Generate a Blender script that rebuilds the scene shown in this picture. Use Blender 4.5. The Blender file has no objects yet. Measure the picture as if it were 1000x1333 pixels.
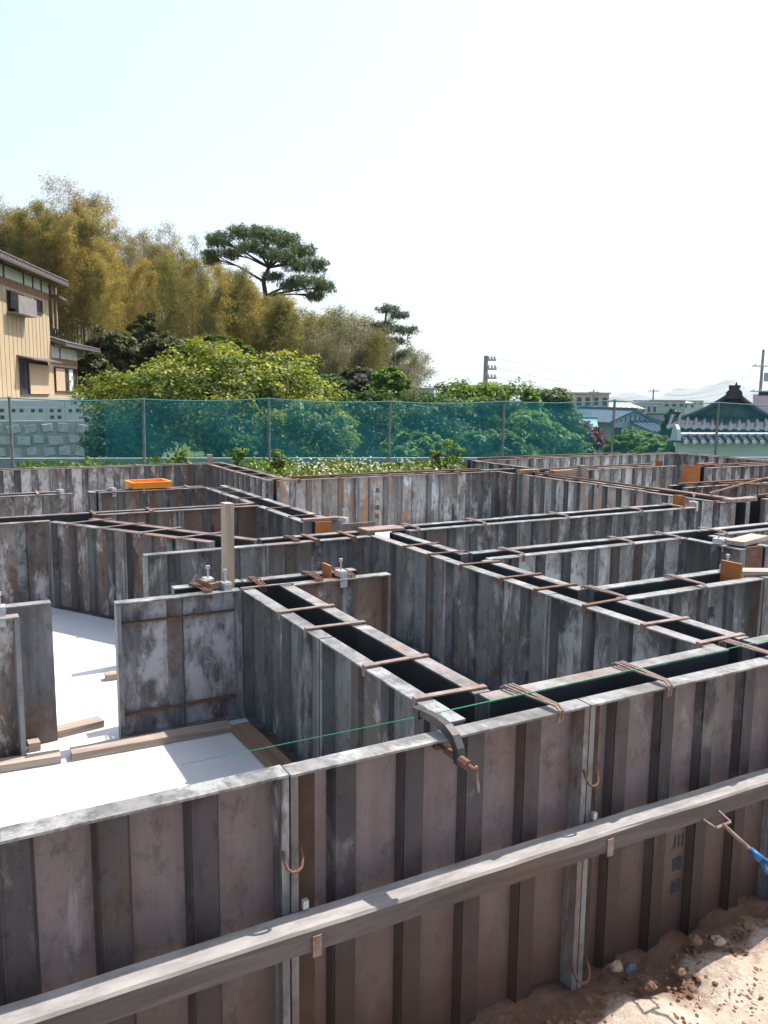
import bpy, math, random
import numpy as np
from mathutils import Vector, Matrix
random.seed(7); rng = np.random.default_rng(7)
scene = bpy.context.scene
COL = scene.collection

# ------------------------------------------------------------------ camera
YAW, PIT, FPX, ROLL = 1.06373, 0.14267, 1043.75, 0.01085
CAMZ = 1.76
cy_, sy_ = math.cos(YAW), math.sin(YAW)
FW = np.array([cy_*math.cos(PIT), sy_*math.cos(PIT), -math.sin(PIT)])
RT = np.array([sy_, -cy_, 0.0]); UPV = np.cross(RT, FW)
CX = math.cos(ROLL)*RT + math.sin(ROLL)*UPV
CYV = -math.sin(ROLL)*RT + math.cos(ROLL)*UPV
cam = bpy.data.cameras.new('camera'); camo = bpy.data.objects.new('camera', cam); COL.objects.link(camo)
camo.matrix_world = Matrix(((CX[0], CYV[0], -FW[0], 0), (CX[1], CYV[1], -FW[1], 0), (CX[2], CYV[2], -FW[2], CAMZ), (0, 0, 0, 1)))
cam.sensor_fit = 'VERTICAL'; cam.sensor_height = 36.0; cam.lens = 36*FPX/1333
cam.clip_start = 0.05; cam.clip_end = 40000
scene.camera = camo

# ------------------------------------------------------------------ sky, sun, exposure
SUN = Vector((0.40, 0.055, 0.60)).normalized()
elev = math.asin(SUN.z); azim = math.atan2(SUN.x, SUN.y)
w = bpy.data.worlds.new('World'); scene.world = w; w.use_nodes = True
nt = w.node_tree; nt.nodes.clear()
out = nt.nodes.new('ShaderNodeOutputWorld'); bg = nt.nodes.new('ShaderNodeBackground'); sky = nt.nodes.new('ShaderNodeTexSky')
sky.sky_type = 'NISHITA'; sky.sun_disc = False; sky.sun_elevation = elev; sky.sun_rotation = azim
sky.dust_density = 2.5; sky.air_density = 1.0; sky.ozone_density = 1.0; sky.altitude = 30
# a thin even veil of high cloud over the whole sky
tc = nt.nodes.new('ShaderNodeTexCoord'); nz = nt.nodes.new('ShaderNodeTexNoise'); nz.inputs['Scale'].default_value = 1.3; nz.inputs['Detail'].default_value = 5
rmp = nt.nodes.new('ShaderNodeMapRange'); rmp.inputs['From Min'].default_value = 0.35; rmp.inputs['From Max'].default_value = 0.65; rmp.inputs['To Min'].default_value = 0.12; rmp.inputs['To Max'].default_value = 0.42
mixc = nt.nodes.new('ShaderNodeMixRGB'); mixc.inputs[2].default_value = (3.4, 3.75, 3.85, 1)
nt.links.new(tc.outputs['Generated'], nz.inputs['Vector']); nt.links.new(nz.outputs['Fac'], rmp.inputs['Value'])
nt.links.new(rmp.outputs[0], mixc.inputs[0]); nt.links.new(sky.outputs[0], mixc.inputs[1]); nt.links.new(mixc.outputs[0], bg.inputs['Color'])
bg.inputs['Strength'].default_value = 0.15
nt.links.new(bg.outputs[0], out.inputs['Surface'])
sl = bpy.data.lights.new('sun', 'SUN'); sl.energy = 4.2; sl.angle = math.radians(0.6); sl.color = (1.0, 0.95, 0.87)
so = bpy.data.objects.new('sun', sl); COL.objects.link(so); so.rotation_euler = SUN.to_track_quat('Z', 'Y').to_euler(); so.location = (5, 0, 30)
vs = scene.view_settings; vs.view_transform = 'Standard'; vs.look = 'None'; vs.gamma = 1.0; vs.exposure = 1.0; vs.use_curve_mapping = False
scene.cycles.max_bounces = 8; scene.cycles.transparent_max_bounces = 24; scene.cycles.volume_bounces = 0

# ------------------------------------------------------------------ helpers
def ray(px, py):
    x = (px-500)/FPX; y = -(py-666.5)/FPX
    return FW + x*CX + y*CYV
def hit_z(px, py, z):
    d = ray(px, py); t = (z-CAMZ)/d[2]; return Vector((d[0]*t, d[1]*t, z))
def hit_y(px, py, Y):
    d = ray(px, py); t = Y/d[1]; return Vector((d[0]*t, Y, CAMZ+d[2]*t))
def hit_x(px, py, X):
    d = ray(px, py); t = X/d[0]; return Vector((X, d[1]*t, CAMZ+d[2]*t))
def at(px, py, F):
    d = ray(px, py); f = d[0]*cy_+d[1]*sy_; t = F/f; return Vector((d[0]*t, d[1]*t, CAMZ+d[2]*t))
def P(R, F, z=0.0):
    return Vector((R*sy_+F*cy_, -R*cy_+F*sy_, z))
def RF(x, y):
    return x*sy_-y*cy_, x*cy_+y*sy_

class MB:
    def __init__(s): s.v = []; s.f = []
    def box(s, x0, y0, z0, x1, y1, z1):
        b = len(s.v)
        s.v += [(x0,y0,z0),(x1,y0,z0),(x1,y1,z0),(x0,y1,z0),(x0,y0,z1),(x1,y0,z1),(x1,y1,z1),(x0,y1,z1)]
        s.f += [(b,b+3,b+2,b+1),(b+4,b+5,b+6,b+7),(b,b+1,b+5,b+4),(b+1,b+2,b+6,b+5),(b+2,b+3,b+7,b+6),(b+3,b,b+4,b+7)]
        return s
    def hexa(s, p):      # 8 points: bottom 4, top 4
        b = len(s.v); s.v += [tuple(q) for q in p]
        s.f += [(b,b+3,b+2,b+1),(b+4,b+5,b+6,b+7),(b,b+1,b+5,b+4),(b+1,b+2,b+6,b+5),(b+2,b+3,b+7,b+6),(b+3,b,b+4,b+7)]
        return s
    def tube(s, pts, r, n=6, cap=True, flat=None):
        pts = [Vector(p) for p in pts]; m = len(pts)
        rr = r if isinstance(r, (list, tuple)) else [r]*m
        b = len(s.v); prev = None
        for i, p in enumerate(pts):
            d = (pts[min(i+1, m-1)]-pts[max(i-1, 0)])
            if d.length < 1e-9: d = Vector((0,0,1))
            d.normalize()
            if prev is None:
                a = Vector((0,0,1)) if abs(d.z) < 0.9 else Vector((1,0,0))
                u = d.cross(a).normalized()
            else:
                u = (prev-d*prev.dot(d))
                u = u.normalized() if u.length > 1e-6 else d.orthogonal().normalized()
            prev = u; v = d.cross(u)
            for k in range(n):
                a = 2*math.pi*(k+0.5)/n
                q = p + u*math.cos(a)*rr[i]*(flat[0] if flat else 1) + v*math.sin(a)*rr[i]*(flat[1] if flat else 1)
                s.v.append(tuple(q))
        for i in range(m-1):
            for k in range(n):
                k2 = (k+1) % n
                s.f.append((b+i*n+k, b+i*n+k2, b+(i+1)*n+k2, b+(i+1)*n+k))
        if cap:
            s.f.append(tuple(b+k for k in range(n))[::-1]); s.f.append(tuple(b+(m-1)*n+k for k in range(n)))
        return s
    def prism(s, poly, off):
        b = len(s.v); n = len(poly); off = Vector(off)
        s.v += [tuple(p) for p in poly] + [tuple(Vector(p)+off) for p in poly]
        s.f.append(tuple(b+i for i in range(n))[::-1]); s.f.append(tuple(b+n+i for i in range(n)))
        for i in range(n):
            j = (i+1) % n; s.f.append((b+i, b+j, b+n+j, b+n+i))
        return s
    def mesh(s, name, mat=None, smooth=False):
        m = bpy.data.meshes.new(name); m.from_pydata(s.v, [], s.f); m.update()
        if smooth: m.polygons.foreach_set('use_smooth', [True]*len(m.polygons))
        if mat: m.materials.append(mat)
        return m
def obj(name, mesh, parent=None, loc=(0,0,0), rotz=0.0, mat=None):
    if isinstance(mesh, MB): mesh = mesh.mesh(name, mat)
    o = bpy.data.objects.new(name, mesh); COL.objects.link(o)
    o.location = loc; o.rotation_euler = (0, 0, rotz)
    if parent: o.parent = parent
    return o
def tag(o, label, cat, group=None, kind=None):
    if label: o['label'] = label
    if cat: o['category'] = cat
    if group: o['group'] = group
    if kind: o['kind'] = kind
    return o
def thing(name, label, cat, loc=(0,0,0), rotz=0.0, group=None):
    o = bpy.data.objects.new(name, None); COL.objects.link(o); o.location = loc; o.rotation_euler = (0,0,rotz); o.empty_display_size = 0.1
    return tag(o, label, cat, group)
def adopt(child, par):      # parent, keeping the child's world placement (parent has only location and z-rotation)
    m = Matrix.Translation(par.location) @ Matrix.Rotation(par.rotation_euler.z, 4, 'Z')
    child.parent = par; child.matrix_parent_inverse = m.inverted()

# ------------------------------------------------------------------ materials
MATS = {}
def newmat(name, rough=0.7, metal=0.0, spec=0.3):
    m = bpy.data.materials.new(name); m.use_nodes = True; t = m.node_tree
    b = t.nodes['Principled BSDF']; b.inputs['Roughness'].default_value = rough; b.inputs['Metallic'].default_value = metal
    if 'Specular IOR Level' in b.inputs: b.inputs['Specular IOR Level'].default_value = spec
    MATS[name] = m
    return m, t, b
def N(t, typ, **kw):
    n = t.nodes.new(typ)
    for k, v in kw.items():
        if k in n.inputs: n.inputs[k].default_value = v
        else: setattr(n, k, v)
    return n
def noise(t, vec, scale, detail=5, rough=0.6, dist=0.0):
    n = N(t, 'ShaderNodeTexNoise', Scale=scale, Detail=detail, Roughness=rough, Distortion=dist); t.links.new(vec, n.inputs['Vector']); return n.outputs['Fac']
def ramp(t, fac, stops):
    r = t.nodes.new('ShaderNodeValToRGB'); e = r.color_ramp.elements
    while len(e) < len(stops): e.new(0.5)
    for i, (p, c) in enumerate(stops):
        e[i].position = p; e[i].color = (*c, 1) if len(c) == 3 else c
    t.links.new(fac, r.inputs[0]); return r.outputs[0]
def mix(t, fac, a, b, mode='MIX'):
    m = t.nodes.new('ShaderNodeMixRGB'); m.blend_type = mode
    for i, x in enumerate((fac, a, b)):
        if isinstance(x, (int, float)): m.inputs[i].default_value = x
        elif isinstance(x, tuple): m.inputs[i].default_value = (*x, 1)
        else: t.links.new(x, m.inputs[i])
    return m.outputs[0]
def coords(t, stretch=(1,1,1), rand=True):
    tcn = t.nodes.new('ShaderNodeTexCoord'); mp = t.nodes.new('ShaderNodeMapping'); mp.inputs['Scale'].default_value = stretch
    t.links.new(tcn.outputs['Object'], mp.inputs['Vector'])
    if rand:
        oi = t.nodes.new('ShaderNodeObjectInfo'); mul = N(t, 'ShaderNodeVectorMath', operation='MULTIPLY'); 
        t.links.new(oi.outputs['Random'], mul.inputs[0]); mul.inputs[1].default_value = (37.0, 51.0, 23.0)
        t.links.new(mul.outputs[0], mp.inputs['Location'])
    return mp.outputs[0]
def bump(t, b, fac, strength=0.3, dist=0.01):
    n = N(t, 'ShaderNodeBump', Strength=strength, Distance=dist); t.links.new(fac, n.inputs['Height']); t.links.new(n.outputs[0], b.inputs['Normal'])
def plain(name, c, c2=None, scale=6.0, rough=0.75, metal=0.0, stretch=(1,1,1), bmp=0.15, spec=0.3):
    m, t, b = newmat(name, rough, metal, spec); v = coords(t, stretch)
    c2 = c2 or tuple(x*0.75 for x in c)
    f = noise(t, v, scale, 6, 0.65)
    t.links.new(ramp(t, f, [(0.3, c2), (0.7, c)]), b.inputs['Base Color'])
    if bmp: bump(t, b, noise(t, v, scale*6, 4), bmp, 0.006)
    return m

def form_steel(name, base, base2, rust, rust_amt, cement, cem_amt, rough=0.6, foot=None, streak=0.8, sfreq=5.0):
    """weathered painted steel: paint, vertical run marks, rust blotches, cement smears"""
    m, t, b = newmat(name, rough, 0.0, 0.35)
    v = coords(t); vs_ = coords(t, (sfreq, sfreq, 0.55)); vw = coords(t, (2.2, 2.2, 1.4))
    col = ramp(t, noise(t, v, 3.2, 6, 0.7), [(0.32, base2), (0.68, base)])
    col = mix(t, ramp(t, noise(t, vs_, 1.6, 5, 0.7), [(0.46, (0,0,0)), (0.62, (streak,)*3)]), col, tuple(x*0.4 for x in base2))
    oi = t.nodes.new('ShaderNodeObjectInfo'); 
    ra = N(t, 'ShaderNodeMath', operation='MULTIPLY_ADD'); t.links.new(oi.outputs['Random'], ra.inputs[0]); ra.inputs[1].default_value = 0.16; ra.inputs[2].default_value = -0.08
    rn = N(t, 'ShaderNodeMath', operation='ADD'); t.links.new(noise(t, vw, 1.7, 8, 0.72, 0.6), rn.inputs[0]); t.links.new(ra.outputs[0], rn.inputs[1])
    col = mix(t, ramp(t, rn.outputs[0], [(0.56-rust_amt, (0,0,0)), (0.68-rust_amt, (0.85,0.85,0.85))]), col, rust)
    cn = N(t, 'ShaderNodeMath', operation='SUBTRACT'); t.links.new(noise(t, coords(t, (3.2, 3.2, 1.3)), 1.9, 8, 0.75, 0.4), cn.inputs[0]); t.links.new(ra.outputs[0], cn.inputs[1])
    col = mix(t, ramp(t, cn.outputs[0], [(0.575-cem_amt, (0,0,0)), (0.68-cem_amt, (0.85,0.85,0.85))]), col, cement)
    dk = noise(t, coords(t, (5, 5, 3)), 4.5, 7, 0.7)
    col = mix(t, ramp(t, dk, [(0.53, (0,0,0)), (0.66, (0.7,0.7,0.7))]), col, tuple(x*0.4 for x in base2))
    if foot:      # mud and rust splashed on the foot of the panel
        tcz = t.nodes.new('ShaderNodeTexCoord'); sz_ = N(t, 'ShaderNodeSeparateXYZ'); t.links.new(tcz.outputs['Object'], sz_.inputs[0])
        zn = N(t, 'ShaderNodeMath', operation='MULTIPLY_ADD'); t.links.new(noise(t, v, 5, 6, 0.7), zn.inputs[0]); zn.inputs[1].default_value = -0.5; t.links.new(sz_.outputs['Z'], zn.inputs[2])
        zr = N(t, 'ShaderNodeMapRange'); t.links.new(zn.outputs[0], zr.inputs['Value']); zr.inputs['From Min'].default_value = 0.50; zr.inputs['From Max'].default_value = -0.10; zr.inputs['To Max'].default_value = 0.9
        col = mix(t, zr.outputs[0], col, foot)
    hv = N(t, 'ShaderNodeHueSaturation'); vr = N(t, 'ShaderNodeMapRange'); t.links.new(oi.outputs['Random'], vr.inputs['Value']); vr.inputs['To Min'].default_value = 0.84; vr.inputs['To Max'].default_value = 1.16
    t.links.new(vr.outputs[0], hv.inputs['Value']); t.links.new(col, hv.inputs['Color'])
    t.links.new(hv.outputs[0], b.inputs['Base Color'])
    bump(t, b, noise(t, v, 18, 5, 0.7), 0.25, 0.006)
    return m
RUSTC = (0.115, 0.062, 0.038)
form_steel('form_front', (0.205, 0.163, 0.170), (0.155, 0.123, 0.131), (0.135, 0.088, 0.075), 0.0, (0.29, 0.265, 0.27), -0.055, foot=(0.072, 0.038, 0.026), streak=0.35)
form_steel('form_white', (0.36, 0.335, 0.345), (0.19, 0.165, 0.165), (0.12, 0.066, 0.046), 0.085, (0.55, 0.515, 0.525), 0.06)
form_steel('form_rib', (0.072, 0.062, 0.070), (0.046, 0.040, 0.047), (0.062, 0.038, 0.030), 0.02, (0.17, 0.16, 0.16), -0.03, foot=(0.042, 0.024, 0.018), streak=0.4)
form_steel('form_rib_in', (0.118, 0.121, 0.123), (0.058, 0.059, 0.060), (0.080, 0.055, 0.042), 0.035, (0.30, 0.295, 0.29), 0.03)
form_steel('form_grey', (0.195, 0.202, 0.204), (0.100, 0.103, 0.104), (0.105, 0.078, 0.058), 0.03, (0.42, 0.42, 0.41), 0.035)
form_steel('form_rusty', (0.25, 0.22, 0.205), (0.105, 0.084, 0.075), (0.125, 0.070, 0.046), 0.075, (0.52, 0.48, 0.47), 0.06)
form_steel('form_pale', (0.36, 0.36, 0.345), (0.19, 0.185, 0.175), (0.28, 0.145, 0.075), 0.03, (0.60, 0.60, 0.60), 0.07)
form_steel('form_rib_pale', (0.20, 0.198, 0.19), (0.105, 0.102, 0.098), (0.15, 0.085, 0.055), 0.03, (0.36, 0.36, 0.36), 0.03)
form_steel('rail', (0.26, 0.255, 0.25), (0.18, 0.175, 0.17), (0.17, 0.11, 0.085), 0.0, (0.38, 0.375, 0.37), 0.03, 0.55)
form_steel('rail_rust', (0.22, 0.19, 0.18), (0.15, 0.12, 0.113), (0.16, 0.09, 0.07), 0.05, (0.34, 0.31, 0.30), 0.0, 0.55)
form_steel('end_steel', (0.22, 0.22, 0.225), (0.15, 0.148, 0.155), (0.12, 0.07, 0.05), 0.04, (0.34, 0.34, 0.35), 0.0, 0.5)
plain('oiled_steel', (0.035, 0.040, 0.044), (0.022, 0.025, 0.028), 5, 0.4, bmp=0.1)  # oiled inner faces, blackened: shade of the wall voids put into the colour
plain('web_rust', (0.095, 0.055, 0.036), (0.050, 0.030, 0.022), 9, 0.85)
plain('rust', (0.20, 0.105, 0.068), (0.095, 0.048, 0.034), 26, 0.85)
plain('rust_pale', (0.31, 0.235, 0.205), (0.155, 0.095, 0.072), 26, 0.8)
plain('orange_plate', (0.46, 0.165, 0.045), (0.30, 0.10, 0.035), 14, 0.75)
plain('clamp_steel', (0.075, 0.070, 0.076), (0.045, 0.038, 0.036), 16, 0.5, 0.3)
plain('zinc', (0.55, 0.56, 0.57), (0.38, 0.39, 0.40), 20, 0.4, 0.5)
plain('blue_steel', (0.06, 0.17, 0.36), (0.035, 0.10, 0.22), 14, 0.45, 0.2)
plain('orange_plastic', (0.85, 0.30, 0.04), (0.75, 0.24, 0.03), 8, 0.45, bmp=0)
plain('ink', (0.016, 0.028, 0.046), (0.035, 0.05, 0.068), 40, 0.8, bmp=0)
plain('string', (0.03, 0.36, 0.16), (0.025, 0.30, 0.13), 30, 0.7, bmp=0)
plain('wire', (0.08, 0.08, 0.09), rough=0.6, bmp=0)
def wood(name, c, c2, along=0):
    m, t, b = newmat(name, 0.8); st = [14, 14, 14]; st[along] = 1.0
    v = coords(t, tuple(st)); f = noise(t, v, 1.6, 7, 0.7, 0.8)
    col = ramp(t, f, [(0.3, c2), (0.62, c)])
    col = mix(t, ramp(t, noise(t, coords(t), 3, 5), [(0.55, (0,0,0)), (0.75, (0.5,0.5,0.5))]), col, tuple(x*0.6 for x in c2))
    t.links.new(col, b.inputs['Base Color']); bump(t, b, f, 0.3, 0.004)
    return m
wood('timber_post', (0.42, 0.335, 0.25), (0.27, 0.20, 0.14), 2)
wood('timber_x', (0.40, 0.325, 0.265), (0.22, 0.165, 0.13), 0)
wood('timber_old', (0.25, 0.215, 0.205), (0.125, 0.10, 0.09), 0)
wood('timber_brown', (0.30, 0.19, 0.12), (0.15, 0.085, 0.05), 0)
wood('timber_dark', (0.085, 0.055, 0.04), (0.04, 0.027, 0.022), 2)

# weathered waler timber; cement dust and sunlit contrast both painted into its paler top
m, t, b = newmat('waler_wood', 0.85, 0, 0.2); v = coords(t, (1.2, 14, 14)); f = noise(t, v, 1.6, 7, 0.7, 0.8)
c1 = ramp(t, f, [(0.3, (0.060, 0.048, 0.045)), (0.65, (0.140, 0.118, 0.112))])
c1 = mix(t, ramp(t, noise(t, coords(t), 2.2, 6, 0.7), [(0.5, (0,0,0)), (0.72, (0.6,)*3)]), c1, (0.13, 0.075, 0.045))
ge_ = t.nodes.new('ShaderNodeNewGeometry'); sp_ = N(t, 'ShaderNodeSeparateXYZ'); t.links.new(ge_.outputs['True Normal'], sp_.inputs[0])
mr_ = N(t, 'ShaderNodeMapRange'); t.links.new(sp_.outputs['Z'], mr_.inputs['Value']); mr_.inputs['From Min'].default_value = 0.5; mr_.inputs['From Max'].default_value = 0.9; mr_.inputs['To Max'].default_value = 0.85
c1 = mix(t, mr_.outputs[0], c1, ramp(t, noise(t, coords(t, (3, 9, 9)), 2.5, 7, 0.7), [(0.3, (0.20, 0.185, 0.175)), (0.6, (0.37, 0.35, 0.335))]))
t.links.new(c1, b.inputs['Base Color']); bump(t, b, f, 0.4, 0.004)
# slab concrete
m, t, b = newmat('slab', 0.55, 0, 0.35); v = coords(t, rand=False)
c1 = ramp(t, noise(t, v, 1.3, 7, 0.6), [(0.3, (0.50, 0.50, 0.50)), (0.7, (0.66, 0.66, 0.655))])
c1 = mix(t, ramp(t, noise(t, v, 7, 7, 0.7), [(0.58, (0,0,0)), (0.75, (0.35,0.35,0.35))]), c1, (0.40, 0.385, 0.37))
c1 = mix(t, ramp(t, noise(t, v, 2.6, 8, 0.75, 0.8), [(0.55, (0,0,0)), (0.66, (0.45,)*3)]), c1, (0.36, 0.35, 0.335))
t.links.new(c1, b.inputs['Base Color']); bump(t, b, noise(t, v, 30, 5), 0.12, 0.004)
t.links.new(ramp(t, noise(t, v, 0.9, 4), [(0.4, (0.35,)*3), (0.65, (0.7,)*3)]), b.inputs['Roughness'])
# soil
m, t, b = newmat('soil', 0.95, 0, 0.1); v = coords(t, rand=False)
c1 = ramp(t, noise(t, v, 3.0, 9, 0.7), [(0.30, (0.44, 0.32, 0.235)), (0.46, (0.62, 0.51, 0.41)), (0.66, (0.74, 0.64, 0.54))])
c1 = mix(t, ramp(t, noise(t, v, 34, 5, 0.75), [(0.52, (0,0,0)), (0.70, (0.6,)*3)]), c1, (0.30, 0.20, 0.14))
# red-brown freshly dug strip along the foot of the forms
sx = N(t, 'ShaderNodeSeparateXYZ'); t.links.new(v, sx.inputs[0])
nm = N(t, 'ShaderNodeMath', operation='MULTIPLY_ADD'); t.links.new(noise(t, v, 5, 6, 0.7), nm.inputs[0]); nm.inputs[1].default_value = 0.75; t.links.new(sx.outputs['Y'], nm.inputs[2])
c1 = mix(t, ramp(t, N(t, 'ShaderNodeMath', operation='MULTIPLY').outputs[0], [(0, (0,0,0)), (1, (0,0,0))]), c1, (0.2, 0.1, 0.06)) if False else c1
mr = N(t, 'ShaderNodeMapRange'); t.links.new(nm.outputs[0], mr.inputs['Value']); mr.inputs['From Min'].default_value = 1.80; mr.inputs['From Max'].default_value = 1.93; mr.inputs['To Max'].default_value = 0.9
c1 = mix(t, mr.outputs[0], c1, ramp(t, noise(t, v, 11, 8, 0.75), [(0.35, (0.085, 0.038, 0.022)), (0.65, (0.24, 0.115, 0.065))]))
t.links.new(c1, b.inputs['Base Color']); bump(t, b, noise(t, v, 26, 8, 0.75), 0.9, 0.03)
plain('clod', (0.25, 0.145, 0.088), (0.12, 0.062, 0.038), 9, 0.95, bmp=0.6)
plain('clod_pale', (0.46, 0.34, 0.24), (0.26, 0.165, 0.105), 9, 0.95, bmp=0.6)
plain('stone_blue', (0.13, 0.14, 0.17), (0.07, 0.075, 0.09), 9, 0.85, bmp=0.4)
# far ground
m, t, b = newmat('earth', 0.95, 0, 0.1); v = coords(t, rand=False)
c1 = ramp(t, noise(t, v, 0.25, 8, 0.7), [(0.3, (0.05, 0.065, 0.022)), (0.55, (0.085, 0.10, 0.04)), (0.75, (0.20, 0.17, 0.12))])
t.links.new(c1, b.inputs['Base Color']); bump(t, b, noise(t, v, 4, 6), 0.6, 0.1)

def leafmat(name, rough=0.55, trans=0.35, tint=(1.15, 1.25, 0.6)):
    m = bpy.data.materials.new(name); m.use_nodes = True; t = m.node_tree; b = t.nodes['Principled BSDF']
    at_ = N(t, 'ShaderNodeAttribute'); at_.attribute_name = 'col'
    b.inputs['Roughness'].default_value = rough; b.inputs['Specular IOR Level'].default_value = 0.25
    oi = t.nodes.new('ShaderNodeObjectInfo'); hs = N(t, 'ShaderNodeHueSaturation')
    mr = N(t, 'ShaderNodeMapRange'); t.links.new(oi.outputs['Random'], mr.inputs['Value']); mr.inputs['To Min'].default_value = 0.82; mr.inputs['To Max'].default_value = 1.18
    t.links.new(mr.outputs[0], hs.inputs['Value']); t.links.new(at_.outputs['Color'], hs.inputs['Color'])
    t.links.new(hs.outputs[0], b.inputs['Base Color'])
    tr = t.nodes.new('ShaderNodeBsdfTranslucent'); t.links.new(mix(t, 1.0, hs.outputs[0], tint, 'MULTIPLY'), tr.inputs['Color'])
    ms = t.nodes.new('ShaderNodeMixShader'); ms.inputs[0].default_value = trans
    t.links.new(b.outputs[0], ms.inputs[1]); t.links.new(tr.outputs[0], ms.inputs[2]); t.links.new(ms.outputs[0], t.nodes['Material Output'].inputs['Surface'])
    MATS[name] = m; return m
leafmat('leaf'); leafmat('needle', 0.6, 0.15); leafmat('leaf_thin', 0.6, 0.5, (1.1, 1.05, 0.7))
plain('bark', (0.115, 0.085, 0.065), (0.05, 0.038, 0.03), 6, 0.95, bmp=0.5)
plain('bark_red', (0.16, 0.085, 0.06), (0.06, 0.038, 0.03), 6, 0.95, bmp=0.5)
plain('culm', (0.24, 0.20, 0.07), (0.13, 0.12, 0.045), 3, 0.6)
M = MATS

# ------------------------------------------------------------------ ground
def sstep(a, b, x):
    u = min(1, max(0, (x-a)/(b-a))); return u*u*(3-2*u)
def gz(x, y):
    R, F = RF(x, y)
    z = 0.0
    if F > 9.5 or y > 8.4: z += 0.42*sstep(8.4, 10.5, y)*sstep(-2, 3, x) + 0.3*sstep(10, 12.5, F)*(1-sstep(8.4, 10.5, y)*sstep(-2, 3, x))
    Fh = max(F, 2.0); hill = 1-sstep(-0.27*Fh, 0.02*Fh, R)
    z -= (1-hill)*(1.7*sstep(15, 24, F) + 3.2*sstep(30, 60, F) + 9*sstep(60, 220, F))
    z += hill*(-1.3*sstep(14.6, 17, F) + 1.0*sstep(28, 50, F) + 1.9*sstep(30.8, 33.0, F)*sstep(9, 11, -R) + 4.0*sstep(44, 72, F) + 4*sstep(70, 120, F)) - hill*14*sstep(150, 400, F)
    return z - 8*sstep(300, 900, F)
rad = [0.0] + list(np.geomspace(0.6, 14000, 105)); na = 168
vv = [(0,0,gz(0,0))]; ff = []
for r_ in rad[1:]:
    for k in range(na):
        a = 2*math.pi*k/na; x, y = r_*math.cos(a), r_*math.sin(a)
        vv.append((x, y, gz(x, y)-(0.02 if r_ > 3.4 else 0.02)))
for k in range(na): ff.append((0, 1+k, 1+(k+1) % na))
for i in range(len(rad)-2):
    for k in range(na):
        a = 1+i*na+k; c = 1+i*na+(k+1) % na; ff.append((a, a+na, c+na, c))
me = bpy.data.meshes.new('ground'); me.from_pydata(vv, [], ff); me.polygons.foreach_set('use_smooth', [True]*len(me.polygons)); me.materials.append(M['earth'])
tag(obj('ground', me), None, None, kind='structure')
# bare earth in front of the forms, with real lumps
nx, ny = 150, 120; X0, X1, Y0, Y1 = -2.5, 5.5, -2.5, 1.72
from mathutils import noise as mn
vv = []; ff = []
for j in range(ny+1):
    for i in range(nx+1):
        x = X0+(X1-X0)*i/nx; y = Y0+(Y1-Y0)*(j/ny)**0.75
        e = min(1, min(i, nx-i)/6, j/6)
        near = sstep(1.05, 1.5, y)
        h = 0.004+0.018*mn.fractal(Vector((x*1.3, y*1.3, 0)), 1, 2, 4) + near*0.035*(mn.fractal(Vector((x*5, y*5, 3)), 0.9, 2, 5)) + 0.006*mn.noise(Vector((x*22, y*22, 1)))
        vv.append((x, y, h*e-0.012*(1-e)))
for j in range(ny):
    for i in range(nx):
        a = j*(nx+1)+i; ff.append((a, a+1, a+nx+2, a+nx+1))
me = bpy.data.meshes.new('bare_earth'); me.from_pydata(vv, [], ff); me.polygons.foreach_set('use_smooth', [True]*len(me.polygons)); me.materials.append(M['soil'])
tag(obj('bare_earth', me), None, None, kind='structure')
# concrete base slab inside the forms
TOPZ, SLAB = 0.90, 0.30
tag(obj('concrete_slab', MB().box(-2.6, 1.672, 0.02, 10.9, 10.05, SLAB), mat=M['slab']), None, None, kind='structure')

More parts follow.
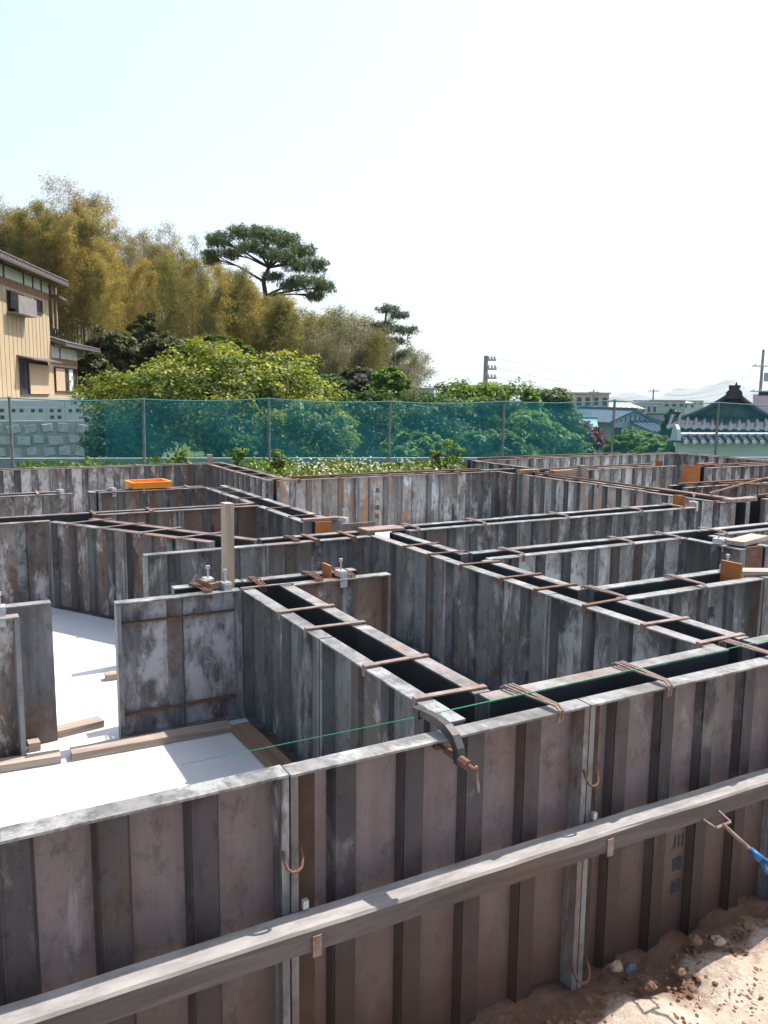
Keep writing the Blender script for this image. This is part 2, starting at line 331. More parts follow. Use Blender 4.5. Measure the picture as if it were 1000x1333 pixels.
# ------------------------------------------------------------------ formwork panels
PC = {}
def pmesh(key, fn):
    if key not in PC: PC[key] = fn()
    return PC[key]
DEP = 0.052
def panel(p0, p1, z0, label, group, skin='form_grey', rib='form_rib', rail='rail', ribs=None, inner='oiled_steel', web=False):
    """steel form panel from p0 to p1; stiffeners stand out to the left of p0->p1"""
    p0 = Vector(p0); p1 = Vector(p1); d = p1-p0; wd = round(d.length, 3); th = math.atan2(d.y, d.x); h = round(TOPZ-z0, 3)
    jz = random.uniform(-0.003, 0.003); jt = random.uniform(-0.0022, 0.0022)
    t_ = thing('formwork_panel', label, 'form panel', (p0.x, p0.y, z0+jz), th+jt, group)
    g = 0.0025
    obj('face_sheet', pmesh(('s', wd, h, skin), lambda: MB().box(g, -0.002, 0.0, wd-g, 0, h-0.0065).mesh('face_sheet', M[skin])), t_)
    obj('contact_face', pmesh(('c', wd, h, inner), lambda: MB().box(g, -0.0042, 0.0, wd-g, -0.0022, h-0.0068).mesh('contact_face', M[inner])), t_)
    if web: obj('corner_web', pmesh(('w', h), lambda: MB().box(-0.082, 0.0008, 0.007, -0.024, 0.005, h-0.02).mesh('corner_web', M['web_rust'])), t_, (wd, 0, 0.002))
    obj('top_rail', pmesh(('t', wd, rail), lambda: MB().box(g, -0.005, -0.006, wd-g, DEP, 0).mesh('top_rail', M[rail])), t_, (0, 0, h))
    obj('bottom_rail', pmesh(('b', wd, rib), lambda: MB().box(g+0.022, 0.001, 0.0, wd-g-0.022, DEP-0.004, 0.006).mesh('bottom_rail', M[rib])), t_, (0, 0, 0.001))
    em = pmesh(('e', h), lambda: MB().box(0, 0.001, 0, 0.018, DEP-0.002, h-0.0085).box(0.0145, 0.001, 0.02, 0.022, 0.018, h-0.03).mesh('end_rail', M['end_steel']))
    obj('end_rail', em, t_, (g, 0, 0.001)); 
    em2 = pmesh(('e2', h), lambda: MB().box(-0.018, 0.001, 0, 0, DEP-0.002, h-0.0085).mesh('end_rail', M['end_steel']))
    obj('end_rail', em2, t_, (wd-g, 0, 0.001))
    if rib != 'form_rib':
        rm = pmesh(('ri', h, rib), lambda: MB().hexa([(-0.036, 0.001, 0), (0.036, 0.001, 0), (0.026, 0.015, 0), (-0.026, 0.015, 0), (-0.036, 0.001, h-0.019), (0.036, 0.001, h-0.019), (0.026, 0.015, h-0.019), (-0.026, 0.015, h-0.019)]).mesh('rib', M[rib]))
    else:
        rm = pmesh(('r', h, rib), lambda: MB().hexa([(-0.040, 0.001, 0), (0.040, 0.001, 0), (0.031, 0.022, 0), (-0.031, 0.022, 0), (-0.040, 0.001, h-0.019), (0.040, 0.001, h-0.019), (0.031, 0.022, h-0.019), (-0.031, 0.022, h-0.019)])
            .box(0.024, 0.0225, 0, 0.0275, 0.027, h-0.019).mesh('rib', M[rib]))
    if ribs is None:
        n = max(0, int(round((wd-0.10)/0.23))) if wd > 0.22 else 0
        ribs = [wd*(k+1)/(n+1) for k in range(n)]
    for x in ribs:
        if 0.06 < x < wd-0.06: obj('rib', rm, t_, (x, 0, 0.009))
    return t_
def row(p0, p1, z0, label, group, **kw):
    p0 = Vector(p0).to_2d(); p1 = Vector(p1).to_2d(); L = (p1-p0).length; n = max(1, int(round(L/0.92))) if L > 0.5 else 1
    if L/n > 1.05: n += 1
    o = []
    for k in range(n): o.append(panel(p0.lerp(p1, k/n), p0.lerp(p1, (k+1)/n), z0, label, group, **kw))
    return o
S = SLAB
def u_front(Y, xa, xb, label, group, z0=S, **kw): return row((xb, Y), (xa, Y), z0, label, group, **kw)       # stiffeners towards -Y
def u_back(Y, xa, xb, label, group, z0=S, **kw): return row((xa, Y), (xb, Y), z0, label, group, **kw)        # towards +Y
def v_left(X, ya, yb, label, group, z0=S, **kw): return row((X, ya), (X, yb), z0, label, group, **kw)        # towards -X
def v_right(X, ya, yb, label, group, z0=S, **kw): return row((X, yb), (X, ya), z0, label, group, **kw)       # towards +X
FR = dict(skin='form_front', rib='form_rib'); GR = dict(skin='form_grey', rib='form_rib_in'); RU = dict(skin='form_rusty', rib='form_rib_in', rail='rail_rust'); PA = dict(skin='form_pale', rib='form_rib_pale', rail='rail_rust')

# outer front form, behind the long waler
xj = [-2.12, -1.20, -0.27, 0.66, 1.58, 2.50, 3.42, 4.34, 5.26]
relr = [0.155, 0.350, 0.540, 0.735]
flab = {3: 'tall brown steel form panel held by the curved screw clamp at its top', 4: 'tall brown steel form panel between the right clipped joint and the turnbuckle prop',
        2: 'tall brown steel form panel with pale cement spots, below the bare slab'}
fpan = []
for i in range(len(xj)-1):
    wd = xj[i+1]-xj[i]
    fpan.append(panel((xj[i+1], 1.67), (xj[i], 1.67), -0.04, flab.get(i, 'tall brown steel form panel at the far end of the outer front form'), 'panels of the outer front form', ribs=[wd-r for r in relr], web=True, **FR))
u_back(1.778, 1.340, 2.372, 'steel form panel of the front wall, inside face, between the two crossing walls', 'inner panels of the front wall', **GR)
u_back(1.778, 2.510, 5.26, 'steel form panel of the front wall, inside face, right of the long cross wall', 'inner panels of the front wall right end', **GR)
# wall A
v_left(1.201, 1.70, 3.38, 'dark steel form panel of the short cross wall, side facing the bare slab', 'short cross wall slab side panels', **GR)
v_right(1.336, 1.834, 3.38, 'steel form panel of the short cross wall, side away from the bare slab', 'short cross wall far side panels', **GR)
# row at the doorway
pp = panel((1.145, 3.405), (0.60, 3.405), S, 'stained white and rust steel panel standing right of the slab opening', None, skin='form_white', rib='end_steel', ribs=[0.29])
cb = pmesh(('cross',), lambda: MB().box(0.03, 0.001, 0, 0.515, 0.03, 0.006).mesh('cross_bar', M['rust']))
obj('cross_bar', cb, pp, (0, 0, 0.10)); obj('cross_bar', cb, pp, (0, 0, 0.50))
panel((1.91, 3.405), (1.385, 3.405), S, 'brown steel panel with a free right end, carrying the orange stop plate', None, skin='form_rusty', rib='form_rib_in', ribs=[0.22])
u_back(3.515, 0.88, 1.20, 'short steel panel behind the timber post', 'back panels of the doorway wall', **GR)
u_back(3.515, 1.205, 1.80, 'steel panel behind the orange stop plate of the doorway wall', 'back panels of the doorway wall end', **GR)
panel((0.235, 3.375), (-0.62, 3.375), S, 'narrow rusty steel panel left of the slab opening, nearer the bare slab', None, **RU)
panel((-0.55, 3.495), (0.37, 3.495), S, 'smooth blue grey steel panel ending at the left of the slab opening', None, skin='form_grey', inner='end_steel')
# wall B and the cross walls to its right
v_left(2.375, 1.834, 4.36, 'dark grey steel panel of the long cross wall, side facing the doorway wall', 'long cross wall near side panels', **GR)
v_right(2.506, 1.834, 2.47, 'steel panel of the long cross wall, far side, between front wall and first branch wall', 'long cross wall far side', **GR)
v_right(2.506, 2.68, 3.43, 'steel panel of the long cross wall, far side, between first and second branch walls', 'long cross wall far side', **GR)
v_right(2.506, 3.62, 4.43, 'steel panel of the long cross wall, far side, between second and third branch walls', 'long cross wall far side', **GR)
r2 = u_front(2.506, 2.56, 3.50, 'grey steel panel with blue stencil, wall that ends in the tall orange plate', 'first branch wall', **GR)
panel((4.30, 2.506), (3.505, 2.506), S, 'grey steel panel beyond the tall orange plate', None, **GR)
u_back(2.64, 2.56, 3.50, 'back steel panel of the wall ending in the tall orange plate', 'first branch wall back', **GR)
u_front(3.466, 2.56, 4.09, 'grey steel panel with white cement blotches on the second branch wall', 'second branch wall panels', skin='form_pale', rib='form_rib_in')
u_back(3.59, 2.56, 6.2, 'back steel panel of the second branch wall', 'second branch wall back panels', **GR)
u_front(3.466, 4.40, 6.2, 'grey steel panel past the short stub of the second branch wall', 'second branch wall end panels', **GR)
v_left(4.12, 3.02, 3.44, 'dark steel panel of the short stub with boards on top', None, **GR)
v_right(4.30, 3.02, 3.44, 'steel panel on the far side of the short stub', None, **GR)
u_front(4.462, 2.64, 5.36, 'streaked grey steel panel on the third branch wall', 'third branch wall panels', skin='form_grey', rib='form_rib_in')
u_back(4.60, 2.64, 5.40, 'back steel panel of the third branch wall', 'third branch wall back panels', **GR)
# wall C and the diagonal
c1r = u_front(4.386, 0.93, 2.32, 'grey steel panel of the wall behind the timber post', 'wall behind the timber post', **GR)
u_back(4.505, 1.66, 2.32, 'back steel panel of the wall behind the timber post', 'wall behind the timber post back', **GR)
row((1.405, 4.60), (0.662, 5.815), S, 'rust stained steel panel of the diagonal wall, slab side', 'diagonal wall panels', **RU)
row((0.875, 5.79), (1.63, 4.53), S, 'steel panel of the diagonal wall, far side', 'diagonal wall back panels', **RU)
u_front(5.86, -1.6, 0.635, 'blotched rusty steel panel left of the diagonal wall', 'rusty panels left of the diagonal', **RU)
w3 = u_front(5.99, 0.93, 2.19, 'brown grey steel panel with a small blue stencil behind the diagonal wall', 'wall behind the diagonal', **RU)
u_back(6.11, -1.6, 2.19, 'back steel panel of the wall behind the diagonal', 'wall behind the diagonal back', **RU)
v_left(2.21, 5.0, 5.96, 'steel panel of the left cross wall ending at the orange plate', 'left cross wall near end', **GR)
v_left(2.21, 6.14, 7.34, 'steel panel of the left cross wall beside the crate wall', 'left cross wall far end', **GR)
v_right(2.355, 5.0, 7.5, 'steel panel of the left cross wall, far side', 'left cross wall back', **GR)
u_front(7.42, -1.6, 1.0, 'pale brown steel panel of the low left wall with a free end', 'low left wall panels', skin='form_rusty', rib='form_rib_pale', rail='rail_rust')
u_back(7.55, -1.6, 0.95, 'back steel panel of the low left wall', 'low left wall back panels', **RU)
u_front(7.37, 1.20, 2.19, 'brown steel panel under the orange tray', 'wall under the orange tray', **RU)
u_back(7.49, 1.20, 2.19, 'back steel panel of the wall under the orange tray', 'back of the wall under the tray', **RU)
panel((1.185, 7.36), (1.185, 7.50), S, 'narrow grey end panel closing the wall under the orange tray', None, skin='end_steel')
u_front(9.93, -2.5, 2.93, 'rusty steel panel of the rear left wall below the green net', 'rear left wall panels', **RU)
u_back(10.06, -2.5, 3.2, 'back steel panel of the rear left wall', 'rear left wall back panels', z0=0.1, **RU)
v_left(2.975, 7.70, 9.90, 'steel panel of the side wall running back to the rear left corner', 'rear side wall panels', **RU)
v_right(3.135, 7.86, 10.04, 'outer steel panel of the rear side wall beside the flowers', 'rear side wall outer panels', z0=0.1, **RU)
bw = u_front(7.69, 3.0, 5.76, 'pale steel panel of the rear wall in front of the flowers', 'rear wall panels', **PA)
u_back(7.83, 3.16, 6.2, 'outer steel panel of the rear wall beside the flowers', 'rear wall outer panels', z0=0.1, **RU)
v_left(5.80, 7.32, 7.68, 'dark narrow steel panel in the rear corner', None, **RU)
panel((5.97, 7.31), (5.81, 7.31), S, 'small dark return panel at the rear corner', None, **RU)
v_left(5.85, 4.42, 7.28, 'grey streaked steel panel of the far cross wall', 'far cross wall panels', skin='form_pale', rib='form_rib_in', rail='rail_rust')
v_right(5.985, 4.42, 7.28, 'steel panel of the far cross wall, far side', 'far cross wall back panels', **RU)
u_front(9.15, 6.5, 10.5, 'pale steel panel of the far rear wall below the net', 'far rear wall panels', **PA)
u_back(9.29, 6.5, 10.65, 'outer steel panel of the far rear wall', 'far rear wall outer panels', z0=0.1, **RU)
v_left(6.50, 7.9, 9.15, 'rusty steel panel closing the far rear wall', 'far rear wall side', **RU)
v_left(10.55, 5.4, 9.12, 'rusty steel panel of the far right wall by the tiled garden wall', 'far right wall panels', **RU)
v_right(10.69, 5.4, 9.28, 'outer steel panel of the far right wall', 'far right wall outer panels', z0=0.1, **RU)
u_front(7.42, 6.3, 8.52, 'pale steel panel of the far branch wall with a free end', 'far branch wall panels', **PA)
u_back(7.55, 6.02, 8.45, 'back steel panel of the far branch wall', 'far branch wall back panels', **RU)
u_front(7.02, 8.62, 10.5, 'grey brown steel panel right of the orange stop plate at the far wall', 'far wall right of the orange plate', **RU)
u_back(7.15, 8.62, 10.5, 'back steel panel of the far wall right of the orange plate', 'far wall back panels', **RU)
u_front(5.50, 6.45, 9.6, 'rusty steel panel in the crowded far corner', 'crowded corner panels', **RU)
u_back(5.64, 6.45, 9.6, 'back steel panel in the crowded far corner', 'crowded corner back panels', **RU)
u_front(4.55, 6.35, 8.6, 'dark steel panel at the right, before the crowded corner', 'crowded corner near panels', **RU)
u_back(4.69, 6.35, 8.6, 'back steel panel before the crowded corner', 'crowded corner near back panels', **RU)
v_left(6.20, 4.55, 5.62, 'rusty steel panel joining the crowded corner walls', 'crowded corner joining panels', **RU)

# stencilled lettering, sprayed in blue on a few panels
def mark(txt, size, pos, par, vertical=False, gap=1.45):
    """text standing on a face that looks to -Y"""
    for k, ch in enumerate(txt):
        cu = bpy.data.curves.new('stencil', 'FONT'); cu.body = ch; cu.size = size; cu.align_x = 'CENTER'; cu.align_y = 'CENTER'; cu.resolution_u = 2; cu.offset = size*0.018
        o = bpy.data.objects.new('tmp', cu); COL.objects.link(o)
        bpy.context.view_layer.update()
        me = bpy.data.meshes.new_from_object(o.evaluated_get(bpy.context.evaluated_depsgraph_get())); bpy.data.objects.remove(o)
        me.materials.clear(); me.materials.append(M['ink'])
        q = obj('stencil_mark', me, None, (pos[0], pos[1], pos[2]-k*size*gap)); q.rotation_euler = (math.pi/2, 0, 0)
        adopt(q, par)
def near_panel(lst, x): return min(lst, key=lambda o: abs(o.location.x-0.46-x))
def put_mark(txt, size, px, py, Y, lst, gap=1.45):
    h = hit_y(px, py, Y); mark(txt, size, (h.x, Y, h.z), near_panel(lst, h.x), gap=gap)
put_mark('黒川建設', 0.062, 491.5, 639, 7.69-0.002, bw, 1.52)
put_mark('川建設', 0.052, 884, 1096, 1.67-0.002, fpan, 1.55)
put_mark('黒', 0.062, 925, 799, 2.506-0.002, r2)
put_mark('黒', 0.062, 275, 690, 5.99-0.002, w3)

# ------------------------------------------------------------------ ties over the wall tops
def strap_mesh(L, wd=0.024, mat='rust_pale'):
    def f():
        b = MB(); b.box(-L/2, -wd/2, 0.0, L/2, wd/2, 0.0045)
        b.box(-L/2-0.004, -wd/2, -0.032, -L/2, wd/2, 0.0045).box(L/2, -wd/2, -0.032, L/2+0.004, wd/2, 0.0045)
        return b.mesh('tie_strap', M[mat])
    return pmesh(('strap', L, wd, mat), f)
def rods_mesh(L, mat='rust'):
    def f():
        b = MB()
        for o_ in (-0.010, 0.0, 0.011):
            e = 0.004*(1 if o_ > 0 else -1)
            b.tube([(-L/2, o_-e, -0.035), (-L/2-0.004, o_-e, 0.0), (-L/2+0.012, o_-e, 0.009), (0, o_+e, 0.008), (L/2-0.01, o_*1.4, 0.009), (L/2+0.006, o_*1.6, 0.0), (L/2+0.004, o_*1.7, -0.045)], 0.0042, 5)
        return b.mesh('tie_rods', M[mat])
    return pmesh(('rods', L, mat), f)
def tie(x, y, rot, L, label, group, kind='strap', mat='rust_pale', wd=0.022):
    m_ = strap_mesh(L, wd, mat) if kind == 'strap' else rods_mesh(L, mat)
    o = obj('tie_strap' if kind == 'strap' else 'wire_tie', m_, None, (x, y, TOPZ+0.0045), rot+random.uniform(-0.06, 0.06))
    o.rotation_euler.x = random.uniform(-0.02, 0.02)
    return tag(o, label, 'tie', group)
HP = math.pi/2
for x in (1.455, 1.895, 2.42, 2.95, 3.5): tie(x, 1.725, HP+0.05, 0.215, 'rusty bundle of wire rods hooked across the front wall top', 'wire ties across the front wall', 'rods', 'rust_pale')
for y in (2.92, 2.65, 2.19, 1.87): tie(1.268, y, 0.0, 0.235, 'pinkish rusty flat strap bridging the short cross wall top', 'straps across the short cross wall')
for y in (3.94, 3.665, 3.35, 3.01, 2.76, 2.45, 2.12, 1.865): tie(2.44, y, 0.0, 0.235, 'rusty flat strap bridging the long cross wall top', 'straps across the long cross wall', mat='rust_pale' if y < 2.2 else 'rust')
tie(1.265, 3.36, 0.0, 0.24, 'long thin strap where the short cross wall meets the doorway wall', None, wd=0.016)
for x in (2.56, 3.08): tie(x, 2.573, HP, 0.24, 'rusty rod pair hooked across the wall with the tall orange plate', 'rods on the first branch wall', 'rods')
for x in (2.78, 3.62, 4.02, 4.45, 5.2): tie(x, 3.528, HP, 0.22, 'brown rod pair hooked across the second branch wall', 'rods on the second branch wall', 'rods')
for x in (2.72, 3.25, 4.0, 4.75, 5.2): tie(x, 4.53, HP, 0.23, 'brown rod pair hooked across the third branch wall', 'rods on the third branch wall', 'rods')
for x in (1.95, 2.2): tie(x, 4.445, HP, 0.22, 'rusty strap across the wall behind the timber post', 'straps behind the timber post', 'strap', 'rust', 0.03)
for k in (0.12, 0.34, 0.57, 0.8):
    a = Vector((0.66, 5.83)).lerp(Vector((1.41, 4.58)), k); c = Vector((0.88, 5.78)).lerp(Vector((1.64, 4.52)), k); mm = (a+c)/2
    tie(mm.x, mm.y, math.atan2(0.52, 0.853)-0.25, 0.30, 'rusty strap slanting over the diagonal wall', 'straps over the diagonal wall', 'strap', 'rust_pale', 0.02)
for y in (5.3, 5.75, 6.4, 6.85, 7.2): tie(2.283, y, 0.0, 0.235, 'rusty strap across the left cross wall', 'straps across the left cross wall', 'strap', 'rust')
for x in (-0.7, 0.1, 0.95, 1.35, 1.95): tie(x, 6.05 if x > 0.6 else 5.985, HP, 0.22 if x > 0.6 else 0.33, 'rusty strap across the wall behind the diagonal', 'straps behind the diagonal', 'strap', 'rust')
for x in (0.35, 0.72, 1.33, 1.6, 2.02): tie(x, 7.45 if x > 1.1 else 7.485, HP, 0.22, 'rusty strap across the low walls beside the orange tray', 'straps beside the orange tray', 'strap', 'rust_pale')
for x in (-0.6, 0.2, 0.95, 1.45, 2.1, 2.75): tie(x, 9.995, HP, 0.22, 'pinkish strap across the rear left wall top', 'straps across the rear left wall', 'strap', 'rust_pale')
for y in (7.95, 8.35, 8.8, 9.3, 9.75): tie(3.055, y, 0.0, 0.25, 'rusty strap across the rear side wall', 'straps across the rear side wall', 'strap', 'rust_pale')
for x in (3.25, 3.7, 4.35, 4.8, 5.25, 5.65): tie(x, 7.76, HP, 0.24, 'rusty strap across the rear wall before the flowers', 'straps across the rear wall', 'strap', 'rust')
for y in (4.6, 5.0, 5.5, 6.0, 6.5, 7.0): tie(5.918, y, 0.0, 0.23, 'purplish rusty strap across the far cross wall', 'straps across the far cross wall', 'strap', 'rust')
for x in (6.8, 7.5, 8.3, 9.1, 9.8): tie(x, 9.22, HP, 0.24, 'rusty strap across the far rear wall', 'straps across the far rear wall', 'strap', 'rust')
for y in (5.8, 6.6, 7.5, 8.3, 8.9): tie(10.62, y, 0.0, 0.24, 'rusty strap across the far right wall', 'straps across the far right wall', 'strap', 'rust')
for x in (6.6, 7.2, 7.9): tie(x, 7.485, HP, 0.22, 'rusty strap across the far branch wall', 'straps across the far branch wall', 'strap', 'rust')
for x in (8.9, 9.4, 10.1): tie(x, 7.085, HP, 0.22, 'rusty strap right of the far orange plate', 'straps right of the far orange plate', 'strap', 'rust')
for x in (6.6, 6.85, 7.1, 7.35, 7.6, 7.9, 8.2, 8.6, 9.1): tie(x, 5.57, HP, 0.24, 'dark red strap across the crowded far corner', 'straps across the crowded corner', 'strap', 'rust')
for x in (6.5, 6.8, 7.1, 7.4, 7.8): tie(x, 4.62, HP, 0.24, 'dark red strap before the crowded corner', 'straps before the crowded corner', 'strap', 'rust')

# ------------------------------------------------------------------ stop plates, boards and clamps on the tops
def slab_piece(name, label, cat, x0, y0, z0, x1, y1, z1, mat, group=None, lean=0.0, rot=0.0):
    cx, cy2 = (x0+x1)/2, (y0+y1)/2
    b = MB().box(x0-cx, y0-cy2, 0, x1-cx, y1-cy2, z1-z0)
    o = obj(name, b, None, (cx, cy2, z0), rot, M[mat]); o.rotation_euler.x = lean
    return tag(o, label, cat, group)
slab_piece('stop_plate', 'tall orange rust stop plate at the end of the first branch wall', 'plate', 3.40, 2.515, 0.55, 3.412, 2.632, 0.968, 'orange_plate')
slab_piece('board', 'pale timber board end lying beyond the tall orange plate', 'board', 3.44, 2.49, 0.906, 3.62, 2.58, 0.924, 'timber_x', rot=-0.5)
slab_piece('stop_plate', 'small orange stop plate on the wall with the free right end', 'plate', 1.605, 3.415, 0.55, 1.615, 3.508, 0.955, 'orange_plate')
slab_piece('stop_plate', 'hanging orange stop plate at the end of the left cross wall', 'plate', 2.225, 4.965, 0.62, 2.345, 4.978, 0.905, 'orange_plate')
slab_piece('board', 'rust orange board lying across the end of the left cross wall', 'board', 2.15, 4.99, 0.906, 2.43, 5.05, 0.925, 'rust_pale')
slab_piece('stop_plate', 'rust brown plate standing at the head of the long cross wall', 'plate', 2.26, 4.62, 0.6, 2.50, 4.634, 0.94, 'rust_pale')
slab_piece('board', 'rusty timber lying at the head of the long cross wall', 'board', 2.33, 4.40, 0.909, 2.60, 4.54, 0.925, 'rust_pale')
slab_piece('board', 'pale timber board lying on the short stub', 'board', 4.10, 3.08, 0.908, 4.46, 3.19, 0.934, 'timber_x', rot=0.25)
slab_piece('stop_plate', 'dark rusty stop plate at the end of the short stub', 'plate', 4.135, 3.03, 0.7, 4.285, 3.042, 0.903, 'rust')
slab_piece('stop_plate', 'rust brown stop plate at the end of the third branch wall', 'plate', 5.28, 4.475, 0.6, 5.292, 4.592, 0.985, 'orange_plate')
slab_piece('stop_plate', 'wide bright orange stop plate at the far wall', 'plate', 8.545, 7.03, 0.35, 8.557, 7.30, 0.92, 'orange_plate')
slab_piece('board', 'rusty board laid across the end of the far cross wall', 'board', 5.80, 4.44, 0.907, 6.15, 4.52, 0.935, 'rust_pale')
slab_piece('board', 'rusty timber on the rear corner of the far cross wall', 'board', 5.80, 7.20, 0.907, 6.05, 7.30, 0.95, 'timber_brown')
slab_piece('board', 'brown timber next to the rear corner', 'board', 6.1, 7.0, 0.90, 6.4, 7.10, 0.95, 'timber_brown')
slab_piece('stop_plate', 'dark rust stop plate at the end of the far branch wall', 'plate', 8.30, 7.43, 0.6, 8.312, 7.54, 0.97, 'orange_plate')
slab_piece('board', 'orange board lying right of the bright orange stop plate', 'board', 8.7, 7.16, 0.91, 9.0, 7.22, 0.94, 'orange_plate')
slab_piece('wooden_stake', 'short wooden stake standing in the rear left corner', 'stake', 2.98, 9.97, 0.32, 3.04, 10.03, 1.01, 'timber_post')
slab_piece('wooden_stake', 'rust coloured stake standing behind the far cross wall', 'stake', 6.62, 7.12, 0.32, 6.70, 7.20, 0.98, 'rust_pale')
# loose flat strip standing out from the wall behind the post
slab_piece('board', 'thin pale strip bridging the low left wall and the crate wall', 'board', 1.0, 7.45, 0.60, 1.19, 7.47, 0.62, 'rust_pale')
# small wire and rust heaps on the tops
def rust_clip(x, y, rot, label, big=1.0, mat='rust'):
    b = MB()
    for k in range(4):
        o_ = (k-1.5)*0.009*big
        b.tube([(-0.09*big, o_, -0.03), (-0.095*big, o_, 0.004), (0, o_*1.3+0.004*(k % 2), 0.012), (0.095*big, o_*0.8, 0.004), (0.09*big, o_*0.8, -0.04)], 0.0036, 5)
    return tag(obj('wire_tie', b, None, (x, y, TOPZ+0.005), rot, M[mat]), label, 'tie', None)
rust_clip(0.985, 3.46, HP+0.12, 'orange rusty wire bundle left of the timber post')
rust_clip(1.25, 3.46, HP-0.05, 'orange rusty wire bundle right of the timber post')
rust_clip(1.53, 3.46, HP, 'orange rusty wire bundle left of the small orange plate', mat='rust')
rust_clip(1.70, 3.46, HP, 'orange rusty wire bundle right of the small orange plate', mat='rust')
rust_clip(1.83, 4.445, HP, 'thick rusty wire bundle on the wall behind the post')
rust_clip(3.1, 7.60, 0.3, 'rust red wire heap on the corner before the flowers', 1.5)
rust_clip(3.02, 7.72, 0.1, 'second rust red wire heap on the corner before the flowers', 1.5, 'rust_pale')
# loose rusty bars lying on the far right wall tops
for k, (x0, y0, x1, y1, lab) in enumerate(((6.1, 4.9, 8.2, 5.75, 'long rusty bar slanting across the crowded far corner'), (6.4, 4.62, 9.0, 4.66, 'long rusty bar lying on the wall before the crowded corner'), (6.5, 5.6, 9.4, 5.52, 'long rusty bar lying along the crowded corner wall'),
        (8.7, 7.1, 10.5, 7.06, 'rusty bar lying right of the bright orange plate'), (6.6, 9.2, 9.3, 9.24, 'rusty bar lying on the far rear wall'), (6.1, 7.45, 8.2, 7.52, 'rusty bar lying on the far branch wall'), (5.9, 4.5, 5.95, 7.2, 'rusty bar lying along the far cross wall'), (7.0, 5.5, 7.6, 4.6, 'short rusty bar bridging the two crowded corner walls'), (8.0, 5.6, 8.4, 4.65, 'second short rusty bar bridging the crowded corner walls'), (3.2, 7.74, 5.6, 7.78, 'thin rusty bar lying on the rear wall before the flowers'))):
    tag(obj('rusty_bar', MB().tube([(0, 0, 0), ((x1-x0)*0.5, (y1-y0)*0.5, 0.004), (x1-x0, y1-y0, 0.0)], 0.011, 6), None, (x0, y0, TOPZ+0.021), mat=M['rust']), lab, 'bar')
# galvanised hook clamps with a bolt
def hook_clamp(x, y, rot, label):
    t_ = thing('hook_clamp', label, 'clamp', (x, y, TOPZ+0.005), rot)
    obj('clamp_body', MB().box(-0.02, -0.03, 0, 0.02, 0.03, 0.028).box(-0.018, -0.034, -0.05, 0.018, -0.030, 0.02), t_, mat=M['zinc'])
    obj('bolt', MB().tube([(0, 0.0, 0.02), (0, 0, 0.07)], 0.005, 6), t_, mat=M['zinc'])
    obj('nut', MB().tube([(0, 0, 0.07), (0, 0, 0.085)], 0.010, 6), t_, mat=M['zinc'])
    return t_
hook_clamp(1.085, 3.41, 0.1, 'grey galvanised hook clamp beside the foot of the timber post')
hook_clamp(1.04, 3.52, 0.0, 'bolt clamp with a white nut standing left of the timber post')
hook_clamp(1.655, 3.40, 0.0, 'grey hook clamp hanging beside the small orange plate')
hook_clamp(2.42, 4.93, 0.4, 'bolt clamp by the end of the left cross wall')
hook_clamp(0.17, 3.40, 0.0, 'white clamp with upright bolt on the panel left of the slab opening')
hook_clamp(3.46, 2.64, 0.0, 'bolt clamp beside the tall orange plate')
hook_clamp(4.10, 3.20, 0.3, 'pale clamp heap on the short stub')
hook_clamp(5.42, 4.50, 0.3, 'pale clamp at the end of the third branch wall')
hook_clamp(0.90, 7.42, 0.3, 'pale clamp on the free end of the low left wall')
hook_clamp(1.33, 7.38, 0.3, 'pale clamp at the left end of the crate wall')
slab_piece('board', 'brown wooden block lying left of the timber post', 'block', 1.005, 3.40, 0.906, 1.045, 3.53, 0.932, 'timber_brown', rot=0.15)
slab_piece('wedge', 'small upright timber wedge against the post', 'wedge', 1.098, 3.43, 0.906, 1.112, 3.51, 0.99, 'timber_x')
# timber post
h = hit_z(297, 768, 0.84); top = None
bb = MB(); pw = 0.021
bb.hexa([(-pw,-pw,0),(pw,-pw,0),(pw,pw,0),(-pw,pw,0),(-pw+0.002,-pw-0.005,0.482),(pw+0.003,-pw-0.004,0.48),(pw+0.002,pw-0.003,0.483),(-pw+0.001,pw-0.003,0.485)])
tag(obj('timber_post', bb, None, (1.112, 3.455, 0.80), 0.18, M['timber_post']), 'square upright timber post standing in the doorway wall corner', 'post')
# orange tray
a = hit_z(174, 637, 0.912); c = hit_z(223, 634.5, 0.912)
t_ = thing('tray', 'shallow bright orange plastic tray lying on the wall top', 'tray', (a.x, a.y, 0.911), math.atan2(c.y-a.y, c.x-a.x))
Lx = (c-a).length; Ly = 0.27; hh = 0.05
obj('base', MB().box(0.01, 0.01, 0, Lx-0.01, Ly-0.01, 0.006), t_, mat=M['orange_plastic'])
for q in ((0, 0, Lx, 0.012), (0, Ly-0.012, Lx, Ly), (0, 0.0125, 0.012, Ly-0.0125), (Lx-0.012, 0.0125, Lx, Ly-0.0125)):
    obj('side', MB().box(q[0], q[1], 0.002, q[2], q[3], hh), t_, mat=M['orange_plastic'])
rim = MB()
for q in ((-0.012, -0.012, Lx+0.012, 0.014), (-0.012, Ly-0.014, Lx+0.012, Ly+0.012), (-0.012, 0.0145, 0.014, Ly-0.0145), (Lx-0.014, 0.0145, Lx+0.012, Ly-0.0145)): rim.box(q[0], q[1], hh+0.001, q[2], q[3], hh+0.009)
obj('rim', rim, t_, mat=M['orange_plastic'])
